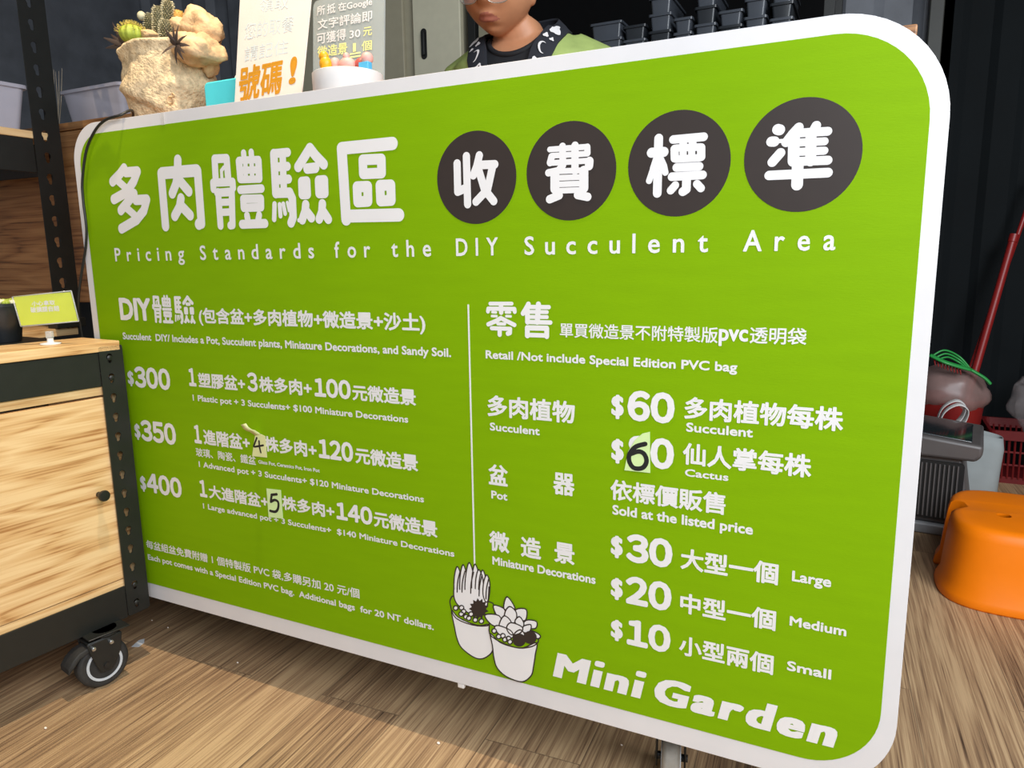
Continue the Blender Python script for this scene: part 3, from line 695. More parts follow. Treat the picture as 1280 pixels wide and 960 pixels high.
# ------------------------------------------------------------------ rack behind the cart
RX = -0.31
rack = thing('shelf_rack', 'tall black slotted shelf rack with wooden shelf behind the oak cart', 'rack', (RX, .175, 0))
def LP(p): return tuple(INV[rack.name] @ Vector(p))
angle_post(rack, LP((RX, .178, 0)), .70, 2.3, .0405 * 1.22, .01, 1.3, .062, wy=.05)
angle_post(rack, LP((RX, -.80, 0)), .70, 2.3, .0405 * 1.22, .01, 1.3, .062, wy=.05)
MB().box((RX - .03, .112, .70), (RX + .008, .185, .722)).build('foot', M['black'], rack, bevel=.001)
MB().box((RX - .55, -.85, 1.146), (RX - .003, .17, 1.163)).build('shelf', M['walnut'] if False else M['oak'], rack, bevel=.001)
MB().box((RX - .006, -.80, 1.068), (RX - .002, .115, 1.145)).build('rail', M['black'], rack, bevel=.001)
MB().box((RX - .55, .165, 1.068), (RX - .05, .169, 1.145)).build('rail', M['black'], rack, bevel=.001)
MB().box((RX - .55, -.85, .68), (RX - .003, .17, .699)).build('shelf', M['oak'], rack, bevel=.001)

ledge = thing('wooden_ledge', 'brown wood panel ledge between the black rack and the green board', 'ledge', (-.4, .3, 0))
MB().box((-1.3, .24, .755), (-.01, .256, 1.185)).build('front_panel', M['walnut'], ledge, bevel=.001)
MB().box((-1.3, .235, 1.186), (-.01, .60, 1.204)).build('ledge_top', M['walnut'], ledge, bevel=.001)
MB().box((-1.3, .50, 0), (-.01, .52, 1.185)).build('black_backing', M['black'], ledge)

# ------------------------------------------------------------------ translucent boxes on the shelves
M['frost'] = mat('frosted_plastic', 'c9c6d2', 0.35, alpha=0.62, var=0.03)
M['frost_bin'] = mat('smoky_plastic', '4b5058', 0.25, alpha=0.85, var=0.05)
M['black_tray'] = mat('black_tray_plastic', '24282d', 0.3, var=0.1)
def open_box(mb, cx, cy, z0, wx, wy, h, flare=0.012, th=0.002, lip=0.006, r=0.015):
    R_ = lambda a, b, z, g: [Vector((cx + x, cy + y, z)) for x, y in rrect(-a / 2 - g, -b / 2 - g, a / 2 + g, b / 2 + g, r, 4)]
    mb.loft([R_(wx, wy, z0, 0), R_(wx, wy, z0 + h - .008, flare), R_(wx, wy, z0 + h - .008, flare + lip), R_(wx, wy, z0 + h, flare + lip), R_(wx, wy, z0 + h, flare - th), R_(wx, wy, z0 + th, -th)])
    return mb
def bin_box(name, label, c, s, group, m_, cat='storage box', rotz=0.0, flare=.012, r=.015):
    o = thing(name, label, cat, c, rotz, group)
    open_box(MB(), 0, 0, 0, s[0], s[1], s[2], flare, r=r).build('tub', m_, o, local=True, smooth=True)
    return o
a = onY(110, 130, .30)
bin_box('storage_box', 'frosted clear plastic box on the brown wood ledge right of the rack post', (-.365, .42, 1.205), (.21, .20, .098), 'frosted boxes', M['frost'])
b2 = bin_box('storage_box', 'frosted clear plastic box on the rack shelf left of the slotted post', (-.44, .02, 1.1635), (.20, .19, .10), 'frosted boxes', M['frost'], rotz=-.1)
tw = MB(); rnd = random.Random(3)
for k in range(9):
    d = Vector((rnd.uniform(-.4, .7), rnd.uniform(-.3, .3), 1)).normalized() * rnd.uniform(.04, .085)
    p0 = onY(63, 108, .34) + Vector((rnd.uniform(-.012, .012), 0, -.02)); p1 = p0 + d; p0.z = 1.206
    tw.tube([p0, p0.lerp(p1, .5) + Vector((.004, 0, 0)), p1], [.0012, .001, .0005], 5)
tg = tw.build('dried_twigs', mat('dried_twig', 'b9aa92', .8), None); tag(tg, 'wisp of pale dried twigs sticking up behind the slotted post', 'dried plant')
tg['kind'] = 'thing'

# ------------------------------------------------------------------ rock-like planter on the counter
M['rock'] = mat('porous_rock', 'd3bd98', 0.85, 0, 0.34, 75, 1.0, 190)
M['rock2'] = mat('smooth_tan_rock', 'cfae84', 0.75, 0, 0.3, 40, 0.7, 90)
M['cactus'] = mat('yellow_green_cactus', '9cab3c', 0.6, 0, 0.2, 80)
M['cactus_dark'] = mat('dark_cactus', '4c4a30', 0.7, 0, 0.25, 90)
M['spine'] = mat('pale_spines', 'd9d2b0', 0.7)
M['spine_gold'] = mat('golden_spines', 'c9b45a', 0.7)
M['agave'] = mat('dark_succulent_leaf', '45372f', 0.6, 0, 0.25, 30)
M['ochre'] = mat('ochre_cactus', 'b98a3e', 0.7, 0, 0.2, 60)
M['soil'] = mat('dark_soil', '4a3a2a', 0.9, 0, 0.4, 120, 0.5, 200)
PY = .13
pl = thing('rock_planter', 'knobbly beige rock planter full of small cacti on the counter corner', 'planter', (.12, PY, 1.112))
def pw(px, py, dy=0.0): return onY(px, py, PY + dy)
ctr_b = pw(205, 140); pz0 = 1.112; pcx = .143
n_, m_ = 72, 40
rings = []
def rock_r(a_, t):
    # silhouette radius: narrow foot, swelling shoulder, waisted lip
    prof = [(0, .072), (.12, .080), (.35, .096), (.55, .112), (.72, .108), (.84, .103), (.93, .104), (1, .109)]
    for (t0, r0), (t1, r1) in zip(prof, prof[1:]):
        if t <= t1: r = r0 + (r1 - r0) * (t - t0) / (t1 - t0); break
    p = Vector((math.cos(a_) * 1.3, math.sin(a_) * 1.3, t * 2.2))
    r *= .90 + .09 * noise.noise(p * 1.1 + Vector((4, 1, 2))) + .05 * noise.noise(p * 3.2)
    # a folded ledge running diagonally across the front
    fa = (a_ + PI / 2 + PI) % (2 * PI) - PI
    led = t - (.40 - .22 * fa)
    r += .011 * (1 - t) ** .3 * math.exp(-(max(led, 0) / .16) ** 2) * (1 if led > 0 else math.exp(-(led / .045) ** 2)) * math.exp(-(fa / 1.2) ** 2)
    return r
for i in range(m_ + 1):
    t = i / m_; ring = []
    for j in range(n_):
        a_ = 2 * PI * j / n_
        top = .160 + .010 * math.sin(a_ + 2.6) + .007 * noise.noise(Vector((math.cos(a_) * 1.3, math.sin(a_) * 1.3, 7)))
        r = rock_r(a_, t)
        ring.append(Vector((pcx + r * math.cos(a_), PY + r * .85 * math.sin(a_), pz0 + top * t)))
    rings.append(ring)
for k, (q, dz) in enumerate(((.98, .005), (.92, .004), (.87, -.010), (.84, -.03))):
    rings.append([Vector((pcx + (p.x - pcx) * q, PY + (p.y - PY) * q, p.z + dz)) for p in rings[m_]])
pm = MB().loft(rings); pot_o = pm.build('pot', M['rock'], pl, smooth='all')
MB().lathe([(.070, 0), (.05, .004), (.001, .006)], (pcx, PY, pz0 + .136), 24).build('soil', M['soil'], pl, smooth=True)
pt_ = MB()
for px, py, r in ((199, 120, 4.2), (213, 125, 4.5), (202, 131, 3.5), (190, 117, 2.6), (216, 119, 2.4), (181, 123, 2.2)):
    q = pw(px, py, -.062); rr = r * .0018
    pt_.lathe([(rr, -.001), (rr * .8, .0015), (rr * .55, -.0005), (.0005, -.0015)], q, 14, (.2, -1, -.1))
pt_.build('pitted_rings', M['rock2'], pl, smooth=True)
# curled shell-like lobe rising on the right and a low lip in front of it
lb = MB()
def lobe(c, r, seed, amp, rot):
    lb.ball(c, r, 28, 18, rot, lambda d: 1 + amp * noise.noise(d * 1.6 + Vector((seed, 0, 0))) + amp * .6 * noise.noise(d * 3.6 + Vector((seed, 3, 0))) + amp * .25 * noise.noise(d * 9) - .35 * max(0, (d - Vector((-.1, -.75, -.1))).length * -1 + .75))
lobe(pw(251, 37, .02), (.052, .034, .040), 1.7, .30, Matrix.Rotation(.35, 3, 'Y'))
lb.build('upper_lobe', M['rock2'], pl, smooth='all')
lb = MB(); lobe(pw(246, 62, -.02), (.055, .05, .030), 5.1, .25, Matrix.Rotation(.25, 3, 'Y')); lb.build('side_lobe', M['rock2'], pl, smooth='all')
lb = MB(); lobe(pw(224, 32, .0), (.020, .02, .016), 8.3, .25, Matrix.Rotation(.1, 3, 'Y')); lb.build('small_lobe', M['rock2'], pl, smooth='all')
lb = MB(); lobe(pw(187, 44, -.01), (.021, .02, .010), 9.3, .15, Matrix.Rotation(.1, 3, 'Y')); lb.build('pebble', M['rock2'], pl, smooth='all')
lb = MB(); lobe(pw(262, 78, .01), (.018, .02, .026), 2.3, .2, Matrix.Rotation(.1, 3, 'Y')); lb.build('rim_lobe', M['rock2'], pl, smooth='all')
def spiky(mb, c, axis, r, h, rows, cols, ln, rnd, rad=.0005):
    q = Vector(axis).to_track_quat('Z', 'Y')
    for i in range(rows):
        t = (i + .5) / rows
        for j in range(cols):
            a_ = 2 * PI * (j + .5 * (i % 2)) / cols
            rr = r * (math.sqrt(max(0, 1 - ((t - .75) / .25) ** 2)) if t > .75 else 1)
            p = q @ Vector((rr * math.cos(a_), rr * math.sin(a_), h * t)) + Vector(c)
            for k in range(2):
                d = (q @ Vector((math.cos(a_ + rnd.uniform(-.5, .5)), math.sin(a_ + rnd.uniform(-.5, .5)), rnd.uniform(-.3, .7)))).normalized()
                mb.tube([p - d * .001, p + d * ln], [rad, rad * .4], 4, cap=False)
def column(name, px, py_top, py_bot, rpx, m_, ms, dy=0.0, rows=14, cols=12, ln=.0045, lean=0.0):
    b, t = pw(px, py_bot, dy), pw(px + lean, py_top, dy); r = rpx * .00185; ax = t - b; h = ax.length
    q = ax.to_track_quat('Z', 'Y')
    prof = [(.6 * r, 0), (r, .1 * h), (r, h * .7), (r * .85, h * .86), (r * .5, h * .96), (.0004, h)]
    o = MB().lathe(prof, b, 24, ax).build(name, m_, pl, smooth='all')
    sm = MB(); spiky(sm, b, ax, r, h, rows, cols, ln, random.Random(int(px))); sub('spines', sm, ms, o)
column('column_cactus', 209, 0, 34, 5.0, M['cactus_dark'], M['spine'], .01, 14, 12, .005, 1)
column('column_cactus', 198, 7, 44, 4.6, M['cactus_dark'], M['spine'], .0, 14, 12, .0045, -1)
column('column_cactus', 207, 24, 52, 6.2, M['cactus_dark'], M['spine'], -.02, 12, 14, .004, 1)
column('pad_cactus', 188, 16, 48, 7.2, M['cactus_dark'], M['spine'], .02, 12, 16, .0022, 1)
column('ochre_cactus', 222, 12, 36, 7, M['ochre'], M['spine_gold'], .03, 8, 12, .002)
MB().ball(pw(177, 20, .02), (.009, .009, .0095), 16, 10).build('pale_bud', mat('pale_bud', 'cfc9a8', .6), pl, smooth='all')
gc = pw(165, 43, -.03)
gb = MB().ball(gc, (.0235, .0235, .019), 40, 16, None, lambda d: 1 + .07 * math.cos(12 * math.atan2(d.y, d.x)) * (1 - d.z * d.z)).build('globe_cactus', M['cactus'], pl, smooth='all')
gs = MB(); rnd = random.Random(9)
for k in range(12):
    a_ = 2 * PI * k / 12
    for i in range(6):
        th = .15 + i * .25; d = Vector((math.sin(th) * math.cos(a_), math.sin(th) * math.sin(a_), math.cos(th)))
        p = gc + Vector((d.x * .025, d.y * .025, d.z * .0195))
        for e in range(4):
            dd = (d + Vector((rnd.uniform(-.7, .7), rnd.uniform(-.7, .7), rnd.uniform(-.5, .7)))).normalized(); gs.tube([p, p + dd * .008], [.00035, .0002], 4, cap=False)
sub('spines', gs, M['spine_gold'], gb)
def agave(name, c, dirs, ln, wd, m_):
    mb = MB()
    for d in dirs:
        d = Vector(d).normalized(); s_ = d.cross(Vector((0, -1, .2))).normalized(); u = s_.cross(d)
        rr = []
        for t, w in ((0, .5), (.3, 1), (.65, .7), (.9, .3), (1, .04)):
            p = Vector(c) + d * ln * t - u * 0.012 * t * t; rr.append([p + s_ * wd * w, p + u * wd * .35 * w, p - s_ * wd * w, p - u * wd * .25 * w])
        mb.loft(rr)
    return mb.build(name, m_, pl, smooth=True)
agave('spiky_rosette', pw(157, 58, -.01), [(-1, -.1, .25), (-.9, -.3, .7), (-1, .1, -.15), (-.6, -.2, 1), (-.75, .2, .45), (-.3, -.5, .9), (-.85, -.4, .05), (-.45, .3, .8), (-.7, -.5, .35)], .050, .0055, M['agave'])
agave('dark_rosette', pw(221, 56, -.085), [(-.2, -.3, -1), (.5, -.4, -.8), (.9, -.3, -.1), (.8, -.4, .35), (-.1, -.4, 1), (-.3, -.5, .6), (.3, -.4, .9), (.7, -.5, -.45), (-.35, -.7, -.3), (.2, -.9, .1)], .033, .0042, M['agave'])
agave('dark_rosette', pw(268, 60, .02), [(1, -.2, .2), (.7, -.3, .7), (.8, .1, -.4), (.3, -.4, .9), (.9, -.5, -.1), (.3, -.6, -.7)], .018, .006, M['agave'])

# ------------------------------------------------------------------ standing cards, box and tray on the counter
M['paper'] = mat('cream_card', 'f2e6d8', 0.7, 0, 0.02)
M['orange_ink'] = mat('orange_marker', 'd9951c', 0.6, 0, 0.05)
M['pale_ink'] = mat('faded_blue_ink', 'dbe4e2', 0.7)
M['cyan'] = mat('cyan_plastic', '4fd3e0', 0.35, 0, 0.03)
CZ = 1.112
CY_ = .06
cb, cbr = onY(290, 127, CY_), onY(373, 116, CY_); ct, ctr_t = onY(292, -60, CY_), onY(384, -60, CY_)
card = thing('paper_card', 'tall cream paper card with orange handwriting standing on the counter', 'card', (cb.x + .08, CY_, CZ), 0)
lean = .02
def card3(u, v, h=0.0):      # u across, v up, both 0..1
    A = Vector((cb.x, CY_, CZ)).lerp(Vector((cbr.x, CY_, CZ)), u); B = Vector((ct.x, CY_ + lean, ct.z)).lerp(Vector((ctr_t.x, CY_ + lean, ctr_t.z)), u)
    return A.lerp(B, v) + Vector((0, -h, .0))
fr_, bk_ = [card3(*p) for p in ((0, 0), (1, 0), (1, 1), (0, 1))], [card3(*p) + Vector((0, .002, 0)) for p in ((0, 0), (1, 0), (1, 1), (0, 1))]
MB().loft([fr_, bk_]).build('sheet', M['paper'], card)
def card_text(mb, s, u0, u1, v0, v1, bold, h, gap=None):
    letters(mb, s, u0, u1, v0, v1, bold, mode='box', gap=gap, to3=lambda x, z, hh: card3(x, z + (x - .5) * .05, h + hh))
CH = ct.z - CZ; uv = lambda px, py: ((px - 290 - (127 - py) * .05) / 83, (onY(px, py, CY_).z - CZ) / CH)
vv = lambda py: (onY(330, py, CY_).z - CZ) / CH
mb = MB(); card_text(mb, '號碼', .06, .70, vv(119), vv(72), .03, .0006); card_text(mb, '!', .80, .90, vv(110), vv(72), .05, .0006); mb.build('orange_writing', M['orange_ink'], card)
mb = MB()
for s, u0, u1, y0, y1 in (('請記住', .12, .75, 66, 46), ('您的取餐', .1, .8, 37, 15), ('領取', .3, .7, 4, -14)): card_text(mb, s, u0, u1, vv(y0), vv(y1), .0, .0006)
mb.build('faded_writing', M['pale_ink'], card)

cx0, cx1 = onY(259, 130, .09).x, onY(296, 125, .09).x
cy = thing('cyan_box', 'small cyan plastic box between the rock planter and the paper card', 'box', ((cx0 + cx1) / 2, .10, CZ))
MB().loft([[Vector((x, y, z)) for x, z in rrect(cx0, CZ, cx1 + .02, onY(275, 101, .09).z, .010, 5)] for y in (.085, .125)]).build('body', M['cyan'], cy, bevel=.003)
wt = onY(285, 96, .14)
MB().loft([[Vector((x, y, z)) for x, z in rrect(cx0 + .035, CZ, cx1 + .03, wt.z, .012, 5)] for y in (.128, .15)]).build('white_back', M['white_plastic'], cy, bevel=.003)

SY = .128
a0, a1 = onY(388, 95, SY + .022), onY(477, 88, SY + .022)
sg = thing('acrylic_sign', 'clear rounded acrylic sign with white and yellow handwriting behind a round white tray', 'sign', ((a0.x + a1.x) / 2, SY, CZ))
M['acrylic'] = mat('clear_acrylic', 'c9d3d3', 0.12, alpha=0.38, var=0.02)
sw = .071
def s3(u, v, h=0.0): return Vector((a0.x + u * (a1.x - a0.x), SY + .022 - h + v * .02, CZ + .003 + v * .22))
loop = rrect(0, 0, 1, 1, .06, 6)
MB().loft([[s3(u, v) for u, v in loop], [s3(u, v, -.003) for u, v in loop]]).build('sheet', M['acrylic'], sg)
M['yellow_ink'] = mat('yellow_marker', 'f3ee9a', 0.6)
sv = lambda py: (onY(430, py, SY + .025).z - CZ - .003) / .22
def sign_text(mb, s, u0, u1, y0, y1, bold=.012):
    letters(mb, s, u0, u1, sv(y0), sv(y1), bold, mode='box', to3=lambda x, z, hh: s3(x, z + (x - .5) * -.012, .0010 + hh))
mb = MB()
for s, u0, u1, y0, y1 in (('所', .06, .18, 10, -3), ('抵', .21, .33, 10, -3), ('在Google', .37, .84, 11, -2), ('文字評論即', .07, .84, 29, 15), ('可獲得', .06, .48, 48, 33), ('30', .53, .68, 47, 37)):
    sign_text(mb, s, u0, u1, y0, y1)
mb.build('white_writing', M['letter'], sg)
mb = MB()
for s, u0, u1, y0, y1 in (('元', .72, .84, 47, 36), ('微造景', .07, .50, 66, 51), ('1', .58, .62, 65, 54), ('個', .70, .84, 66, 53)): sign_text(mb, s, u0, u1, y0, y1)
for y_ in (67.5, 71.5):
    strokes(mb, [[(.54 + .035 * k, sv(y_)) for k in range(5)]], .006, lambda x, z, hh: s3(x, z, .0010 + hh))
mb.build('yellow_writing', M['yellow_ink'], sg)

tx, ty = onY(435, 100, SY - .044).x, SY - .044
tr = thing('round_tray', 'round white tray holding tiny figures in front of the acrylic sign', 'tray', (tx, ty, CZ))
tz = onY(435, 86, SY - .08).z
MB().lathe([(.056, CZ), (.0595, CZ + .004), (.0605, tz), (.059, tz + .001), (.057, tz - .002), (.055, CZ + .008), (.001, CZ + .008)], (tx, ty, 0), 48).build('bowl', M['white_plastic'], tr, smooth=True)
fz = tz - .012
MB().lathe([(.0555, 0), (.03, .003), (.001, .003)], (tx, ty, fz), 32).build('white_sand', M['white_plastic'], tr, smooth=True)
M['pink'] = mat('pink_resin', 'e3a79c', .5); M['deep_pink'] = mat('rose_resin', 'b9564f', .5); M['yolk'] = mat('amber_resin', 'e8a51a', .4); M['sky_blue'] = mat('sky_blue_resin', '58b4e0', .4)
def tp(px, py, dy=0): return onY(px, py, ty + dy)
g_ = 'tiny figures in the tray'
def fig(name, label, mbs):
    o = thing(name, label, 'figurine', (mbs[0][3].x, mbs[0][3].y, fz + .003), 0, g_)
    for nm, mb, m_, c in mbs: mb.build(nm, m_, o, smooth='all')
def blobm(c, r): return MB().ball((c.x, c.y, max(c.z, fz + .003 + r[2])), r, 18, 12)
c = tp(407, 80, -.01); c2 = tp(405, 71, -.01)
fig('figurine', 'tiny amber yellow figurine at the left end of the white tray', [('body', blobm(c, (.011, .010, .013)), M['yolk'], c), ('head', MB().ball(c2, (.009, .008, .009), 16, 10), M['yolk'], c2)])
c = tp(434, 81, .0); c2 = tp(433, 71, .0)
fig('figurine', 'tiny pale pink figurine in the middle of the white tray', [('body', blobm(c, (.016, .012, .012)), M['pink'], c), ('head', MB().ball(c2, (.006, .006, .007), 16, 10), M['pink'], c2)])
c = tp(419, 80, .005)
fig('figurine', 'tiny round pink figurine next to the amber one', [('body', blobm(c, (.009, .009, .011)), M['pink'], c)])
c = tp(452, 81, .012); c2 = tp(459, 73, .005)
fig('figurine', 'tiny rose red figurine with pink ball near the sign', [('body', blobm(c, (.013, .011, .012)), M['deep_pink'], c), ('ball', MB().ball(c2, .0105, 16, 10), M['pink'], c2)])
c = tp(457, 83, -.002)
o = thing('figurine', 'tiny blue and red block at the right end of the white tray', 'figurine', (c.x, c.y, fz + .003), 0, g_)
MB().box((c.x - .010, c.y - .006, fz + .003), (c.x + .014, c.y + .006, fz + .014)).build('red_block', M['deep_pink'], o, bevel=.001)
MB().box((c.x - .010, c.y - .0065, fz + .0145), (c.x + .010, c.y + .005, fz + .028)).build('blue_block', M['sky_blue'], o, bevel=.001)

# black cord hanging over the board corner, with its adapter beside the planter
cord = thing('power_cord', 'black power cord hanging over the left edge of the green board', 'cord', (.05, .05, 1.112))
ad = onY(160, 122, .10)
MB().lathe([(.014, -.012), (.016, -.008), (.016, .008), (.014, .012)], (ad.x + .012, .10, CZ + .022), 20, (0.3, -1, 0)).build('adapter', M['black'], cord, bevel=.002, smooth=True)
MB().box((ad.x - .004, .088, CZ), (ad.x + .028, .112, CZ + .012)).build('adapter_foot', M['black'], cord, bevel=.002)
pts = [Vector((ad.x + .012, .09, CZ + .012)), onY(166, 139, .03)] + [onY(px, py, -.007) for px, py in ((150, 144), (132, 150), (119, 163), (108, 188), (103, 225), (104, 250), (108, 285), (107, 310), (103, 335), (100, 355), (98, 380))] + [Vector((-.047, .004, .72)), Vector((-.050, .012, .60))]
MB().tube(smoothpts(pts, 6), .0026, 8).build('cable', M['black'], cord, smooth='all')

# ------------------------------------------------------------------ things on the cart top
pc = (-.085, -.155)
pe = thing('plant_pot', 'black plastic pot of small pale succulents at the cart top edge', 'plant pot', (-.106, -.122, .701))
pcx2, pcy2 = -.106, -.122
MB().lathe([(.030, .701), (.032, .703), (.040, .772), (.0415, .7725), (.0415, .779), (.038, .779), (.036, .770), (.001, .768)], (pcx2, pcy2, 0), 36).build('pot', M['black_tray'], pe, smooth=True)
rnd = random.Random(5)
for k in range(12):
    a_ = rnd.uniform(0, 6.3); r = rnd.uniform(0, .030); c = Vector((pcx2 + r * math.cos(a_), pcy2 + r * math.sin(a_), .778 + rnd.uniform(0, .004)))
    mcol = (M['pink'], M['spine'], M['cactus'], M['spine'])[k % 4]
    mb = MB()
    for j in range(6):
        b_ = j * PI / 3; mb.ball(c + Vector((.005 * math.cos(b_), .005 * math.sin(b_), .001)), (.005, .004, .005), 8, 6)
    mb.ball(c + Vector((0, 0, .003)), .004, 8, 6); mb.build('succulent', mcol, pe, smooth='all')
bs = onZ(63.5, 430.5, .701)
tg_o = thing('sign_holder', 'small yellow-green notice in a clear clip holder on the cart top', 'sign holder', (bs.x, bs.y, .701))
yaw = math.atan2(CR.y, CR.x)
vx = Vector((math.cos(yaw), math.sin(yaw), 0)); vn = Vector((math.sin(yaw), -math.cos(yaw), 0))
M['clear'] = mat('clear_plastic', 'd9dcdc', .15, alpha=.45)
M['lime'] = mat('lime_card', 'd2de1c', .35, 0, .04)
MB().lathe([(.0005, 0), (.017, 0), (.0185, .0015), (.017, .003), (.006, .0045), (.0055, .012), (.0005, .0125)], bs, 32).build('base', M['white_plastic'], tg_o, smooth=True)
kmp = (bs - CAM).dot(CF) / F
def h3(px, py, h=0.0):
    return bs + vx * ((px - 63.5) * kmp * 1.01) + ZA * ((430.5 - py) * kmp * 1.0) + vn * h
MB().box((-.0055, -.005, .0125), (.0055, .005, .026), Matrix.Translation(bs) @ Matrix.Rotation(yaw, 4, 'Z')).build('clip', M['clear'], tg_o, bevel=.001)
q1 = [(24, 371), (97, 364.5), (102, 402), (30, 407.5)]
def quad_slab(q, h, th): return MB().loft([[h3(x, y, h) for x, y in q], [h3(x, y, h - th) for x, y in q]])
q2 = [(25.5, 370.5), (96.0, 366.0), (100.5, 401.5), (30.5, 406.5)]
quad_slab(q2, .001, .001).build('notice', M['lime'], tg_o)
quad_slab(q1, .0025, .001).build('clear_sleeve', mat('glossy_sleeve', 'e8e8e8', .08, alpha=.05), tg_o)
fr = MB()
for i in range(4):
    a_, b_ = q1[i], q1[(i + 1) % 4]; fr.tube([h3(*a_, .001), h3(*b_, .001)], .0012, 8)
fr.build('sleeve_rim', M['clear'], tg_o, smooth='all')
mb = MB()
def notice_text(s, x0, x1, y0, y1):
    letters(mb, s, x0, x1, 0, y0 - y1, .02, mode='box', to3=lambda x, z, hh: h3(x, y0 - z - (x - 60) * .045, .0014 + hh))
notice_text('小心拿取', 47, 75.5, 382, 376); notice_text('破損請自賠', 44.5, 80, 390, 383); mb.build('notice_lettering', M['letter'], tg_o)

# ------------------------------------------------------------------ pointed pale grey fleck and crumbs on the floor
sc = onZ(175, 806, 0)
o = MB().plate([(-.010, 0), (.007, -.001), (.011, .016), (.004, .034), (-.006, .028)], [], (sc.x, sc.y - .01, .0012), Vector((.8, .45, 0)).normalized(), Vector((-.45, .8, .0)).normalized(), .0008).build('pale_fleck', M['grey_ring'], None)
tag(o, 'small pointed pale grey scrap on the floor right of the cart wheel', 'fleck')
rnd = random.Random(11)
for px, py, r, lab in ((548, 930, .0035, 'cream crumb on the floor below the potted succulent drawing'), (777, 932, .0022, 'tiny pale crumb on the floor left of the black caster under the board'), (57, 911, .003, 'pale crumb on the floor in front of the oak cart'),
                      (190, 776, .0022, 'tiny white crumb on the dark floor under the board corner'), (210, 785, .0022, 'tiny pale speck on the dark floor under the board'), (297, 829, .0025, 'small orange crumb on the lit floor edge')):
    c = onZ(px, py, 0); o = MB().ball((c.x, c.y, r * .6), (r, r * .8, r * .6), 8, 6, None, lambda d: 1 + .25 * noise.noise(d * 3)).build('crumb', M['paper'], None, smooth='all')
    tag(o, lab, 'crumb', 'crumbs on the floor')

# ------------------------------------------------------------------ locker and tray shelf behind the counter
M['locker'] = mat('cream_locker_paint', 'cfcbb2', .5, 0, .03)
M['locker_frame'] = mat('olive_locker_frame', 'a39d86', .5, 0, .04)
lk = thing('steel_locker', 'cream steel locker with a slotted black handle behind the person', 'locker', (-.1, 1.7, 0))
l0, l1, l2 = onY(483, 60, 1.5).x, onY(517, 50, 1.5).x, onY(577, 50, 1.5).x
MB().box((l0 - .5, 1.512, 0), (l2, 1.95, 1.95)).build('body', M['locker_frame'], lk, bevel=.003)
dl = MB().box((l1, 1.497, .06), (l2 - .004, 1.5115, 1.92)).build('door', M['locker'], lk, bevel=.003)
MB().box((l0 - .22, 1.497, .06), (l1 - .045, 1.5115, 1.92)).build('door', M['locker_frame'], lk, bevel=.003)
hp = onY(530, 55, 1.497)
hm = MB().plate(rrect(hp.x - .013, hp.z - .055, hp.x + .013, hp.z + .055, .013, 6), [], (0, 1.4955, 0), XA, ZA, .001)
hd = hm.build('handle_recess', M['black'], dl) if False else sub('handle_recess', hm, M['black'], dl)
sub('handle_lever', MB().loft([[Vector((x, y, z)) for x, z in rrect(hp.x - .006, hp.z - .042, hp.x + .006, hp.z + .042, .005, 4)] for y in (1.486, 1.495)]), M['black'], dl, bevel=.001)

sf = thing('tray_shelf', 'black steel shelf unit full of dark plastic trays at the back', 'shelf', (.9, 1.75, 0))
for z_ in (.4, .95, 1.47): MB().box((.12, 1.50, z_), (1.30, 1.95, z_ + .02)).build('shelf', M['black'], sf, bevel=.002)
MB().box((.10, 1.955, .02), (1.33, 1.965, 2.3)).build('black_backing', mat('matte_black_backing', '0b0b0c', .9, spec=.1), sf)  # black sheet put in to darken the wall behind the person
for x_ in (.09, 1.30):
    for y_ in (1.50, 1.92): MB().box((x_, y_, 0), (x_ + .03, y_ + .03, 2.3)).build('post', M['black'], sf, bevel=.001)
def tpx(px): return onY(px, 40, 1.55).x
T_ = (('low dark tray stack above the shoulder of the person', 737, 776, 43), ('short tray stack second from the person', 778, 806, 27), ('tall smoky tray stack third from the person', 810, 838, 0),
      ('mid height tray stack fourth from the person', 841, 864, 17), ('tall smoky tray stack fifth from the person', 867, 894, -2), ('tray stack with a bright edge sixth from the person', 897, 927, 12), ('tray stack seventh from the person', 929, 957, 2), ('tallest tray stack beside the back trim', 961, 990, -14))
ordn = ['lowest', 'second', 'third', 'fourth', 'fifth', 'sixth', 'seventh', 'eighth', 'ninth']
for i, (lab, xa, xb, yt) in enumerate(T_):
    x0, x1 = tpx(xa), tpx(xb); ztop = onY((xa + xb) / 2, yt, 1.55).z; z = 1.4905; k = 0
    while z < ztop - .01 and k < 9:
        h = .052 if i % 2 == 0 else .044
        o = bin_box('plastic_tray', '%s dark plastic tray of the %s' % (ordn[k], lab), ((x0 + x1) / 2, 1.66, z), (x1 - x0 - .016, .19, h), 'dark plastic trays on the back shelf', M['frost_bin'] if (i + k) % 3 else M['black_tray'], 'tray', 0, .004, .008)
        z += h + .001; k += 1

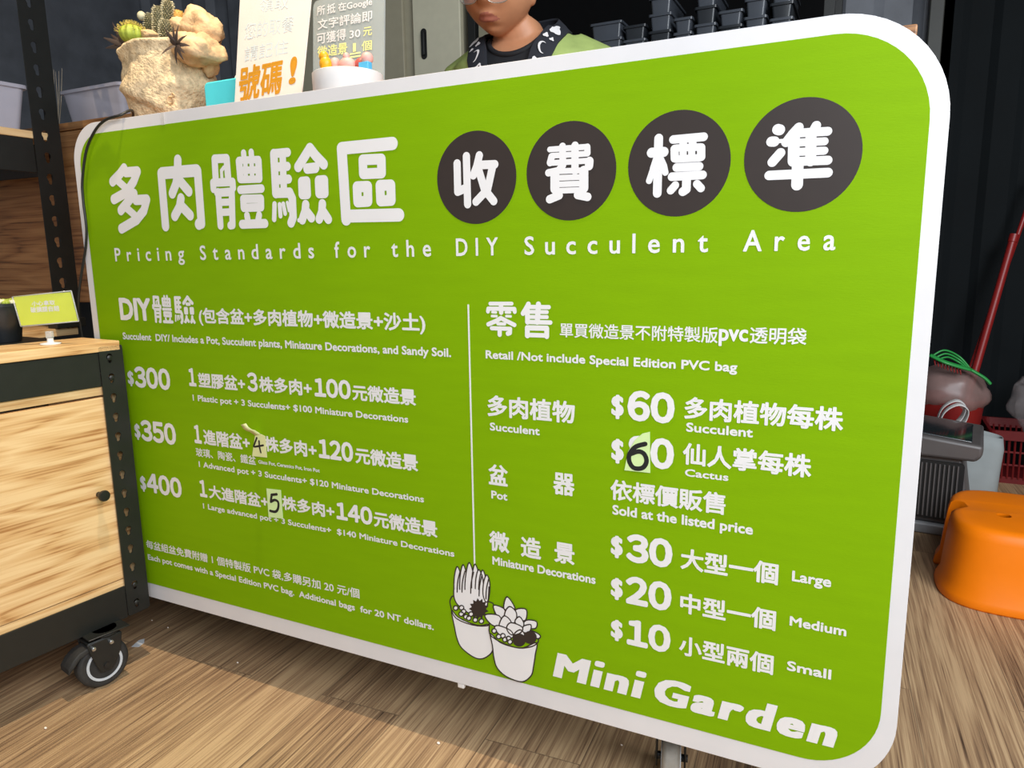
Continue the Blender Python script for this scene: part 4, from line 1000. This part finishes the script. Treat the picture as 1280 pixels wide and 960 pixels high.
# ------------------------------------------------------------------ orange stool
M['orange'] = mat('orange_plastic', 'fb8208', .42, 0, .04, 12, .03, 60, spec=.3)
st = thing('plastic_stool', 'low orange plastic child stool with a small hole in its seat', 'stool', (1.862, 1.165, 0))
sx_, sy_ = 1.862, 1.165
def stool_ring(z, a, b, notch):
    out = []
    for k in range(128):
        t = 2 * PI * k / 128; ct, s_ = math.cos(t), math.sin(t)
        x = a * math.copysign(abs(ct) ** .55, ct); y = b * math.copysign(abs(s_) ** .55, s_)
        n1 = math.exp(-((y - .012) / .030) ** 4) * notch                  # side notch between the two leg pairs
        x -= math.copysign(n1, x)
        out.append(Vector((x, y, z)))
    return out
Rs = Matrix.Translation((sx_, sy_, 0)) @ Matrix.Rotation(-.05, 4, 'Z')
rr = [(0, .182, .215, .052), (.005, .184, .217, .052), (.022, .181, .213, .050), (.04, .172, .203, .046), (.11, .166, .195, .042), (.165, .161, .188, .038), (.184, .157, .184, .035), (.1925, .148, .175, .030), (.195, .135, .160, .024)]
ms = MB().loft([[Rs @ p for p in stool_ring(*r)] for r in rr], cap=False)
top_loop = [Rs @ p for p in stool_ring(*rr[-1])]
inner = [Rs @ Vector((-.045 + .017 * math.cos(2 * PI * k / 20), -.045 + .015 * math.sin(2 * PI * k / 20), .195)) for k in range(20)]
tris = tessellate_polygon([[Vector((p.x, p.y, 0)) for p in top_loop], [Vector((p.x, p.y, 0)) for p in inner]])
ms.add(top_loop + inner, [tuple(t) for t in tris])
dn = [p + Vector((0, 0, -.014)) for p in inner]; ms.add(inner + dn, [(k, (k + 1) % 20, 20 + (k + 1) % 20, 20 + k) for k in range(20)])
so = ms.build('shell', M['orange'], st, smooth=True, weld=True); so.modifiers.new('s', 'SOLIDIFY').thickness = .0035

# ------------------------------------------------------------------ appliance with a grille behind the board edge
M['appl'] = mat('dark_grey_plastic', '5b5756', .4, 0, .06); M['appl2'] = mat('grey_base_plastic', '8b8d90', .45); M['grille'] = mat('black_grille', '191919', .5); M['glass_dark'] = mat('dark_glass', '222a2e', .08)
ap = thing('grille_appliance', 'grey floor appliance with slatted front grille and dark glass lid behind the board', 'appliance', (1.56, 1.60, 0))
AX, AY = 1.775, 1.46
Ra = Matrix.Translation((AX, AY, 0)) @ Matrix.Rotation(-.12, 4, 'Z')
A_ = lambda m_: [setattr(m_, 'v', [Ra @ v for v in m_.v]), m_][1]
side = [(-.34, .035), (0, .035), (.012, .05), (-.022, .255), (-.34, .255)]
A_(MB().loft([[Vector((x, y, z)) for x, z in [(-.36, .0), (.008, .0), (.008, .034), (-.36, .034)]] for y in (-.01, .30)])).build('base', M['appl2'], ap, bevel=.006)
A_(MB().loft([[Vector((x, y, z)) for x, z in side] for y in (.004, .285)])).build('body', M['appl'], ap, bevel=.008)
A_(MB().loft([[Vector((x, y, z)) for x, z in ((-.37, .245), (.012, .245), (.028, .262), (.030, .295), (-.37, .335))] for y in (-.02, .30)])).build('lid', M['appl'], ap, bevel=.010, seg=3)
A_(MB().loft([[Vector((x, y, z)) for x, z in ((-.34, .327), (.000, .294), (.000, .300), (-.34, .3365))] for y in (.01, .27)])).build('glass_lid', M['glass_dark'], ap, bevel=.002)
A_(MB().loft([[Vector((x, y, z)) for x, z in rrect(-.33, .05, -.012, .232, .012, 4)] for y in (-.003, .006)])).build('grille_back', M['grille'], ap)
for k in range(26):
    x = -.325 + k * .0118
    A_(MB().box((x, -.008, .058), (x + .004, -.002, .224))).build('slat', M['appl'], ap)

# ------------------------------------------------------------------ tote bag, baskets, bags and brooms at the back
M['tote'] = mat('grey_white_canvas', '9ea4a4', .8, 0, .05, 20, .2, 40)
tb = thing('tote_bag', 'pale grey tote bag with a looped handle behind the grille appliance', 'bag', (1.80, 1.93, 0))
def tote_ring(z, w_, d_, k):
    out = []
    for i in range(40):
        t = 2 * PI * i / 40; c_, s_ = math.cos(t), math.sin(t)
        x = w_ * math.copysign(abs(c_) ** .4, c_); y = d_ * math.copysign(abs(s_) ** .6, s_)
        out.append(Vector((1.80 + x + .010 * noise.noise(Vector((x * 9, z * 9, 1))), 1.93 + y + .012 * noise.noise(Vector((x * 8, z * 8, 4))), z + (k * (x / w_) if k else 0))))
    return out
TT = [(.002, .112, .06, 0), (.01, .12, .065, 0), (.10, .123, .062, 0), (.19, .124, .052, -.01), (.245, .125, .042, -.025)]
tbm = MB().loft([tote_ring(*a) for a in TT], cap=False); tbm.add(tote_ring(*TT[0]), [tuple(range(40))[::-1]])
to = tbm.build('body', M['tote'], tb, smooth='all', weld=True); to.modifiers.new('s', 'SOLIDIFY').thickness = .002
for y_ in (1.893, 1.968):
    hp_ = [Vector((1.72, y_, .22)), Vector((1.735, y_ - .01, .30)), Vector((1.775, y_ - .015, .335)), Vector((1.805, y_ - .01, .318)), Vector((1.80, y_, .275)), Vector((1.775, y_, .24))]
    MB().tube(smoothpts(hp_, 6), .016, 8, flat=.16).build('handle', M['white_plastic'], tb, smooth='all')
M['red'] = mat('red_plastic', '8c1f1d', .4, 0, .08); M['dark_red'] = mat('dark_red_plastic', '6d1518', .45, 0, .1); M['green_plastic'] = mat('green_plastic', '2f9c4a', .4, 0, .05)
bk = thing('red_basket', 'dark red plastic basket against the dark wall behind the tote bag', 'basket', (2.02, 2.20, 0))
bm_ = MB()
def brect(z, g): return [Vector((2.075 + x, 2.24 + y, z)) for x, y in rrect(-.155 - g, -.115 - g, .155 + g, .115 + g, .02, 3)]
bm_.loft([brect(.0, -.02), brect(.025, -.018)]); bm_.loft([brect(.170, .000), brect(.170, .012), brect(.205, .014), brect(.205, .002)], closed=True)
for i in range(16):
    for sy in (-1, 1):
        x = -.14 + i * .0187; bm_.tube([(2.075 + x * .92, 2.24 + sy * .098, .02), (2.075 + x, 2.24 + sy * .115, .18)], .0035, 6)
for i in range(11):
    for sx in (-1, 1):
        y = -.1 + i * .02; bm_.tube([(2.075 + sx * .138, 2.24 + y * .92, .02), (2.075 + sx * .155, 2.24 + y, .18)], .0035, 6)
for z_, g in ((.07, -.012), (.12, -.005)): bm_.loft([brect(z_, g), brect(z_ + .006, g), brect(z_ + .006, g - .004), brect(z_, g - .004)], closed=True)
bm_.build('basket_body', M['dark_red'], bk)
M['film'] = mat('clear_plastic_film', 'b0a8a8', .2, alpha=.28, var=.1); M['film_pink'] = mat('pinkish_plastic_film', 'a88a84', .3, alpha=.6, var=.08)
def crumple(name, label, c, r, m_, seed, amp=.25):
    mb = MB().ball(c, r, 30, 20, None, lambda d: 1 + amp * noise.noise(d * 2.2 + Vector((seed, 0, 0))) + amp * .6 * abs(noise.noise(d * 6 + Vector((0, seed, 0)))) + (.25 if d.z > .9 else 0))
    o = mb.build(name, m_, None, smooth=True); return tag(o, label, 'plastic bag')
crumple('plastic_bag', 'crumpled clear plastic bag lying on the red basket', (2.06, 2.21, .30), (.085, .07, .10), M['film'], 3.0)
rb = thing('red_bucket', 'red bucket wrapped in a pinkish clear bag behind the tote bag', 'bucket', (1.76, 2.16, 0))
MB().lathe([(.085, .0), (.092, .01), (.115, .30), (.119, .30), (.119, .315), (.112, .315), (.088, .02), (.001, .02)], (1.775, 2.165, 0), 36).build('bucket_body', M['red'], rb, smooth=True)
MB().ball((1.775, 2.165, .33), (.125, .122, .10), 30, 20, None, lambda d: 1 + .12 * noise.noise(d * 2 + Vector((2, 0, 0))) + .05 * abs(noise.noise(d * 7))).build('plastic_wrap', M['film_pink'], rb, smooth='all')
gr = thing('green_rake', 'green plastic hand rake with curved tines lying on the red bucket', 'rake', (1.76, 2.12, .43))
ga, gb_ = onY(1163, 444, 2.06), onY(1213, 462, 2.06)
mb = MB().tube(smoothpts([ga + Vector((0, 0, 0)), ga.lerp(gb_, .4) + Vector((0, -.02, -.004)), gb_ + Vector((0, 0, 0))], 6), [.013] * 13, 10, flat=.5); mb.build('head_bar', M['green_plastic'], gr, smooth='all')
for k in range(3):
    p0 = ga.lerp(gb_, .05 + .1 * k); p3 = ga.lerp(gb_, .95 - .05 * k) + Vector((.01, .01, -.005))
    MB().tube(smoothpts([p0, p0.lerp(p3, .3) + Vector((0, .01, .035 - .010 * k)), p0.lerp(p3, .7) + Vector((0, .02, .030 - .010 * k)), p3], 8), .0035, 8).build('tine', M['green_plastic'], gr, smooth='all')
for k in range(9):
    p0 = ga.lerp(gb_, .1 + .08 * k); MB().tube([p0 + Vector((0, -.005, -.008)), p0 + Vector((.004, -.02, -.03))], [.003, .002], 6).build('tooth', M['red'], gr)
p0 = onY(1222, 470, 2.06); mb = MB().tube(smoothpts([gb_, p0 + Vector((.02, 0, -.005)), onY(1238, 480, 2.06)], 5), [.012] * 11, 8, flat=.5); mb.build('side_arm', M['green_plastic'], gr, smooth='all')
for lab, foot, q1, r in (('thick red pole with an open tube end standing in the red bucket', (1.785, 2.13, .026), (1268, 293, 2.29), .0135), ('slim red pole leaning behind the thick red pole', (1.752, 2.165, .026), (1300, 215, 2.33), .0085)):
    a_, b_ = Vector(foot), onY(*q1); d = (b_ - a_).normalized()
    o = thing('red_pole', lab, 'pole', foot, 0, 'red poles in the bucket')
    MB().tube([a_, b_], r, 16).build('shaft', M['red'], o, smooth=True)
    MB().lathe([(r * 1.02, -.03), (r * 1.16, -.028), (r * 1.16, .0), (r * .7, .001), (r * .7, -.01), (.0005, -.01)], b_, 18, d).build('end_cap', M['red'], o, smooth=True)

# ------------------------------------------------------------------ the person behind the counter
M['skin'] = mat('skin', 'bd8561', .5, 0, .04, 60); M['lip'] = mat('lips', 'a26352', .45, 0, .05); M['hair'] = mat('black_hair', '17140f', .5, 0, .3, 60)
M['shirt'] = mat('black_shirt', '15171c', .8, 0, .1, 60); M['jacket'] = mat('sage_green_cloth', '9db064', .8, 0, .06, 40, .3, 90); M['band'] = mat('charcoal_collar_cloth', '23262e', .8, 0, .08, 80)
PT = .06
hc = onY(623, -18, .585)                              # middle of the head
tx_, ty_ = hc.x + .020, .68
per = thing('person', 'person in glasses, black shirt and sage green jacket looking down behind the board', 'person', (tx_, ty_, 0), PT)
PM = MAT[per.name]; PI_ = INV[per.name]
hl = PI_ @ hc
HR = (Matrix.Rotation(.03, 3, 'Z') @ Matrix.Rotation(.27, 3, 'X') @ Matrix.Rotation(.08, 3, 'Y'))
def head_fn(d):
    x, y, z = d.x * .0765, d.y * .097, d.z * (.118 if d.z > 0 else .103)
    if z < 0:
        t = -z / .103
        x *= 1 - .26 * t ** 2.2 + .10 * math.sin(PI * min(1, t * 1.0)) ; y = y * (1 - .10 * t) if y < 0 else y * (1 - .55 * t)
        if y < 0: y -= .010 * t * math.exp(-(x / .03) ** 2)
    if y < 0:
        y *= 1 - .10 * math.exp(-((z - .02) / .05) ** 2)
        y -= .024 * math.exp(-(x / .012) ** 2) * math.exp(-((z + .022) / .016) ** 2) + .010 * math.exp(-(x / .010) ** 2) * math.exp(-((z - .005) / .022) ** 2)
        y -= .006 * math.exp(-((abs(x) - .013) / .008) ** 2) * math.exp(-((z + .030) / .009) ** 2)
        y += .011 * math.exp(-((abs(x) - .031) / .017) ** 2) * math.exp(-((z - .010) / .014) ** 2)
        y -= .007 * math.exp(-((abs(x) - .040) / .02) ** 2) * math.exp(-((z + .02) / .02) ** 2)
        mx_ = math.exp(-(x / .021) ** 4)
        y -= mx_ * (.0065 * math.exp(-((z + .0575) / .0050) ** 2) + .0075 * math.exp(-((z + .0700) / .0058) ** 2)) - mx_ * .004 * math.exp(-((z + .0635) / .0022) ** 2)
        y -= .006 * math.exp(-(x / .02) ** 2) * math.exp(-((z + .100) / .014) ** 2) - .004 * math.exp(-(x / .025) ** 2) * math.exp(-((z + .083) / .006) ** 2)
    return Vector((x, y, z))
hm_ = MB(); nh, mh = 96, 84; vs = []
for i in range(mh + 1):
    for j in range(nh):
        th, ph = PI * i / mh, 2 * PI * j / nh
        vs.append(hl + HR @ head_fn(Vector((math.sin(th) * math.cos(ph), math.sin(th) * math.sin(ph), math.cos(th)))))
hm_.add(vs, [(i * nh + j, (i + 1) * nh + j, (i + 1) * nh + (j + 1) % nh, i * nh + (j + 1) % nh) for i in range(mh) for j in range(nh)])
for s_ in (-1, 1):
    hm_.ball(hl + HR @ Vector((s_ * .077, .012, -.012)), (.010, .018, .032), 16, 12, HR @ Matrix.Rotation(.35 * s_, 3, 'Z'))
def oval(z, rx, ry, y0=0.0, x0=0.0, n=36, p=.85):
    return [Vector((x0 + rx * math.copysign(abs(math.cos(2 * PI * k / n)) ** p, math.cos(2 * PI * k / n)), y0 + ry * math.copysign(abs(math.sin(2 * PI * k / n)) ** p, math.sin(2 * PI * k / n)), z)) for k in range(n)]
SZ = 1.375                                            # height of the collar at the side of the neck
nb = hl + HR @ Vector((0, .025, -.07))
bd = MB(); bd.add(hm_.v, hm_.f)
bd.loft([oval(SZ - .10, .085, .075, .01), oval(SZ - .03, .066, .064, -.002), [Vector((p.x + nb.x * .5, p.y + nb.y * .35, p.z)) for p in oval(SZ + .02, .057, .060, .0)], [Vector((p.x + nb.x, p.y + nb.y, p.z)) for p in oval(nb.z + .01, .054, .056, 0)]])
TOR = [(.86, .155, .105, .0), (.95, .160, .108, .0), (1.05, .148, .102, .0), (1.15, .156, .108, .0), (1.24, .168, .112, .004), (1.31, .165, .100, .012), (1.345, .125, .082, .016), (1.37, .075, .066, .012)]
bd.loft([oval(*t) for t in TOR])
def arm(s_, mb, g=0.0, full_=True):
    pts = [(.11, .015, 1.312), (.165, .015, 1.282), (.196, .02, 1.22), (.222, .03, 1.13), (.235, .035, 1.05)]; rr_ = [.046, .050, .049, .045, .041]
    if full_: pts += [(.238, .01, .95), (.235, -.02, .86), (.232, -.035, .81)]; rr_ += [.040, .032, .027]
    mb.tube([Vector((s_ * x, y, z)) for x, y, z in pts], [r + g for r in rr_], 18)
for s_ in (-1, 1):
    arm(s_, bd)
    bd.loft([[Vector((s_ * .232 + x, -.038 + y, z)) for x, y in rrect(-a, -b, a, b, min(a, b) * .9, 4)] for z, a, b in ((.815, .018, .024), (.78, .017, .036), (.74, .015, .042), (.72, .012, .040))])
    for k, (dy, ln) in enumerate(((-.031, .062), (-.010, .074), (.011, .070), (.031, .055))):
        y0 = -.038 + dy; bd.tube([Vector((s_ * .232, y0, .735)), Vector((s_ * .230, y0 - .003, .735 - ln * .5)), Vector((s_ * .222, y0 - .006, .735 - ln * .85)), Vector((s_ * .213, y0 - .007, .735 - ln * 1.05))], [.009, .0085, .008, .0065], 8)
    bd.tube([Vector((s_ * .228, -.07, .785)), Vector((s_ * .218, -.095, .76)), Vector((s_ * .211, -.105, .735)), Vector((s_ * .207, -.108, .715))], [.011, .0105, .0095, .0075], 8)
    bd.tube([Vector((s_ * .08, 0, .90)), Vector((s_ * .09, 0, .70)), Vector((s_ * .095, -.005, .48)), Vector((s_ * .097, .008, .30)), Vector((s_ * .098, .012, .09))], [.085, .078, .056, .052, .038], 18)
    bd.ball((s_ * .10, -.05, .042), (.045, .12, .04), 16, 10)
body = bd.build('body', M['skin'], per, local=True)
def bake(o, voxel, smooth_):
    m_ = o.modifiers.new('r', 'REMESH'); m_.mode = 'VOXEL'; m_.voxel_size = voxel
    q = o.modifiers.new('s', 'SMOOTH'); q.iterations = smooth_; q.factor = .5
    dg = bpy.context.evaluated_depsgraph_get(); me = bpy.data.meshes.new_from_object(o.evaluated_get(dg))
    o.modifiers.clear(); o.data = me; me.shade_smooth(); return me
me = bake(body, .0032, 3)
me.materials.append(M['lip'])
HI = HR.transposed()
for p in me.polygons:
    q = HI @ (p.center - hl)
    if q.y < -.06 and abs(q.x) < .027:
        zz = q.z + .0635 - .002 * (1 - (q.x / .02) ** 2) + .003 * (abs(q.x) / .025) ** 2
        hh = 1 - (abs(q.x) / .0265) ** 2
        if -.0125 * hh < zz < .0085 * hh: p.material_index = 1
hr = MB(); vs = []
for i in range(29):
    for j in range(64):
        th, ph = PI * .56 * i / 28, 2 * PI * j / 64
        d = Vector((math.sin(th) * math.cos(ph), math.sin(th) * math.sin(ph), math.cos(th)))
        low = .25 if d.y < -.35 else -.2
        p = head_fn(Vector((d.x, d.y, d.z))) * (1.07 + .03 * noise.noise(d * 7))
        if d.y < -.30 and p.z < .062: p = head_fn(d) * .97
        vs.append(hl + HR @ p)
hr.add(vs, [(i * 64 + j, (i + 1) * 64 + j, (i + 1) * 64 + (j + 1) % 64, i * 64 + (j + 1) % 64) for i in range(28) for j in range(64)])
hr.build('hair', M['hair'], per, local=True, smooth='all')
# eyes and glasses
for s_ in (-1, 1):
    e = MB().ball(hl + HR @ Vector((s_ * .031, -.0725, .001)), (.0115, .0080, .0048), 16, 12, HR).build('eye', M['white_plastic'], per, local=True, smooth='all')
    MB().ball(hl + HR @ Vector((s_ * .031, -.0797, .0000)), (.0046, .002, .0040), 12, 8, HR).build('iris', M['hair'], e, local=True, smooth='all')
    MB().tube([hl + HR @ Vector((s_ * (.014 + .009 * k), -.089 + .0024 * k * k, .032 + .004 * math.sin(k * 1.0))) for k in range(5)], [.002, .003, .003, .0025, .001], 8).build('eyebrow', M['hair'], per, local=True, smooth='all')
M['wire'] = mat('thin_metal_frame', 'b9b2a8', .25, .8); M['lens'] = mat('clear_lens', 'e8eef0', .05, alpha=.10)
gl = MB().tube([hl + HR @ Vector((-.010, -.106, .008)), hl + HR @ Vector((0, -.110, .012)), hl + HR @ Vector((.010, -.106, .008))], .0012, 8).build('glasses', M['wire'], per, local=True, smooth='all')
for s_ in (-1, 1):
    lp = [hl + HR @ Vector((s_ * .034 + x, -.103 + .012 * (x * s_ + .02) / .04, -.014 + z)) for x, z in [(.0255 * math.copysign(abs(math.cos(2 * PI * k / 32)) ** .75, math.cos(2 * PI * k / 32)), -.0235 * -1 * math.copysign(abs(math.sin(2 * PI * k / 32)) ** .8, math.sin(2 * PI * k / 32))) for k in range(32)]]
    rg = MB(); rg.tube(lp + lp[:2], .0012, 8, cap=False); rg.build('rim', M['wire'], gl, local=True, smooth='all')
    MB().add(lp, [tuple(range(32))]).build('lens', M['lens'], gl, local=True)
    MB().tube([hl + HR @ Vector((s_ * .058, -.094, .006)), hl + HR @ Vector((s_ * .078, -.05, .008)), hl + HR @ Vector((s_ * .083, .01, .008))], .001, 6).build('temple', M['wire'], gl, local=True, smooth='all')
# black shirt, trousers, green jacket with a dark printed collar band
sh = MB(); sh.loft([oval(z, rx + .008, ry + .008, y) for z, rx, ry, y in TOR[:-1]] + [oval(SZ - .012, .083, .073, .008), oval(SZ - .006, .072, .066, .002)])
for s_ in (-1, 1): arm(s_, sh, .004, False)
so_ = sh.build('shirt', M['shirt'], per, local=True); smh = bake(so_, .006, 2)
bms = bmesh.new(); bms.from_mesh(smh)
bmesh.ops.delete(bms, geom=[f for f in bms.faces if f.calc_center_median().y < .01 and (f.calc_center_median().x / .068) ** 2 + ((f.calc_center_median().z - (SZ - .005)) / .058) ** 2 < 1], context='FACES'); bms.to_mesh(smh); bms.free()
from mathutils.bvhtree import BVHTree
SB = BVHTree.FromPolygons([v.co.copy() for v in so_.data.vertices], [tuple(p.vertices) for p in so_.data.polygons])
rim = []
for k in range(25):
    a_ = PI + PI * k / 24; x, z = .071 * math.cos(a_), SZ - .005 + .061 * math.sin(a_)
    h_ = SB.ray_cast(Vector((x, -.4, z)), Vector((0, 1, 0)))
    rim.append(Vector((x, (h_[0].y if h_[0] is not None and h_[0].y < 0.04 else .0), z)))
for _ in range(2): rim = [rim[0]] + [(rim[i - 1] + rim[i] * 2 + rim[i + 1]) / 4 for i in range(1, 24)] + [rim[24]]
MB().tube(rim, .0065, 10).build('neckline', M['shirt'], per, local=True, smooth='all')
tr_ = MB(); tr_.loft([oval(.80, .16, .115), oval(.87, .163, .113), oval(.90, .163, .113)])
for s_ in (-1, 1): tr_.tube([Vector((s_ * .082, 0, .86)), Vector((s_ * .09, 0, .70)), Vector((s_ * .095, -.005, .48)), Vector((s_ * .098, .01, .08))], [.092, .088, .068, .056], 18)
bake(tr_.build('trousers', M['band'], per, local=True), .008, 2)
jk = MB(); jk.loft([oval(.74, .185, .14)] + [oval(z, rx + .018, ry + .018, y) for z, rx, ry, y in TOR[1:-2]] + [oval(1.352, .135, .098, .016), oval(SZ, .094, .082, .012)])
for s_ in (-1, 1): arm(s_, jk, .014, False)
jo = jk.build('jacket', M['jacket'], per, local=True); jm = bake(jo, .006, 5)
JB = BVHTree.FromPolygons([v.co.copy() for v in jm.vertices], [tuple(p.vertices) for p in jm.polygons])
bmj = bmesh.new(); bmj.from_mesh(jm); dele = []
for f in bmj.faces:
    c = f.calc_center_median()
    wz = .046 + .042 * max(0, min(1, (c.z - 1.0) / .36))
    if c.y < 0 and abs(c.x) < wz and c.z > .74 + .02 and c.y < -.02: dele.append(f)
    elif (c.x / .085) ** 2 + ((c.y - .012) / .075) ** 2 < 1 and c.z > 1.33: dele.append(f)
    elif c.z < .755: dele.append(f)
bmesh.ops.delete(bmj, geom=dele, context='FACES'); bmj.to_mesh(jm); bmj.free()
IN_ = [(0, .092, SZ + .052), (.052, .070, SZ + .046), (.074, .020, SZ + .022), (.068, -.045, SZ - .022), (.048, -.088, SZ - .09), (.034, -.118, SZ - .20), (.042, -.124, SZ - .34), (.042, -.135, SZ - .60)]
OUT_ = [(0, .112, SZ + .008), (.074, .088, SZ + .004), (.106, .024, SZ - .012), (.106, -.052, SZ - .052), (.088, -.100, SZ - .115), (.072, -.128, SZ - .21), (.088, -.132, SZ - .34), (.088, -.142, SZ - .60)]
def band_pt(t, u, s_, h=0.0):
    n = len(BI) - 1; x = max(0, min(n - 1e-6, t * n)); i = int(x); f = x - i
    a_, b_ = BI[i].lerp(BI[i + 1], f), BO[i].lerp(BO[i + 1], f); p = a_.lerp(b_, u)
    nr = Vector((p.x * .7, p.y - .02, .10)).normalized()
    if p.y < -.04: nr = Vector((p.x * 1.5, -.10, .05)).normalized()
    if p.z < SZ - .02:
        hit = JB.find_nearest(p)
        if hit[0] is not None: p, nr = hit[0], hit[1]
    elif p.z < SZ + .01:
        hit = JB.find_nearest(p); k_ = (SZ + .01 - p.z) / .03
        if hit[0] is not None and (p - hit[0]).dot(hit[1]) < 0: p = p.lerp(hit[0], 1)
    p = p + nr * (h + .005); return Vector((p.x * s_, p.y, p.z))
BI, BO = smoothpts(IN_, 5), smoothpts(OUT_, 5)
nb_ = len(BI)
for s_ in (-1, 1):
    rings = [[band_pt(i / (nb_ - 1), 0, s_), band_pt(i / (nb_ - 1), .5, s_, .003), band_pt(i / (nb_ - 1), 1, s_), band_pt(i / (nb_ - 1), 1, s_, -.006), band_pt(i / (nb_ - 1), .5, s_, -.004), band_pt(i / (nb_ - 1), 0, s_, -.006)] for i in range(nb_)]
    bo = MB().loft(rings).build('collar_band', M['band'], per, local=True, smooth=True)
    rnd = random.Random(4)
    for t, u, r, kind in ((.425, .55, .015, 0), (.468, .32, .007, 1), (.472, .70, .006, 1), (.515, .5, .013, 2), (.575, .48, .016, 3), (.67, .5, .010, 1), (.73, .45, .014, 0), (.80, .5, .015, 3)):
        pm_ = MB(); n = 18; lp = []
        for k in range(n):
            a_ = 2 * PI * k / n; q = r * (1 + (.28 * math.sin(3 * a_ + rnd.random()) if kind in (0, 1) else .16 * math.sin(5 * a_) if kind == 3 else 0))
            lp.append((t + q * math.sin(a_) / .75, u + q * math.cos(a_) / .05 * .9))
        if kind in (0, 1):
            pm_.add([band_pt(t, u, s_, .0040)] + [band_pt(a, b, s_, .0040) for a, b in lp], [(0, k + 1, (k + 1) % n + 1) for k in range(n)])
        else:
            full_ = kind == 3; m_n = 18 if full_ else 13; vs_ = []
            for k in range(m_n):
                a_ = 2 * PI * k / 18 + (.9 if not full_ else 0)
                for q in ((r * (1 + .16 * math.sin(5 * a_)), r * .66 * (1 + .16 * math.sin(5 * a_))) if full_ else (r, r * (.38 + .55 * abs(k - 6) / 6))):
                    vs_.append(band_pt(t + q * math.sin(a_) / .75, u + q * math.cos(a_) / .05 * .9, s_, .0040))
            pm_.add(vs_, [(2 * k, 2 * k + 1, (2 * k + 3) % (2 * m_n), (2 * k + 2) % (2 * m_n)) for k in range(m_n if full_ else m_n - 1)])
        pm_.build('collar_print', M['letter'], bo, local=True)
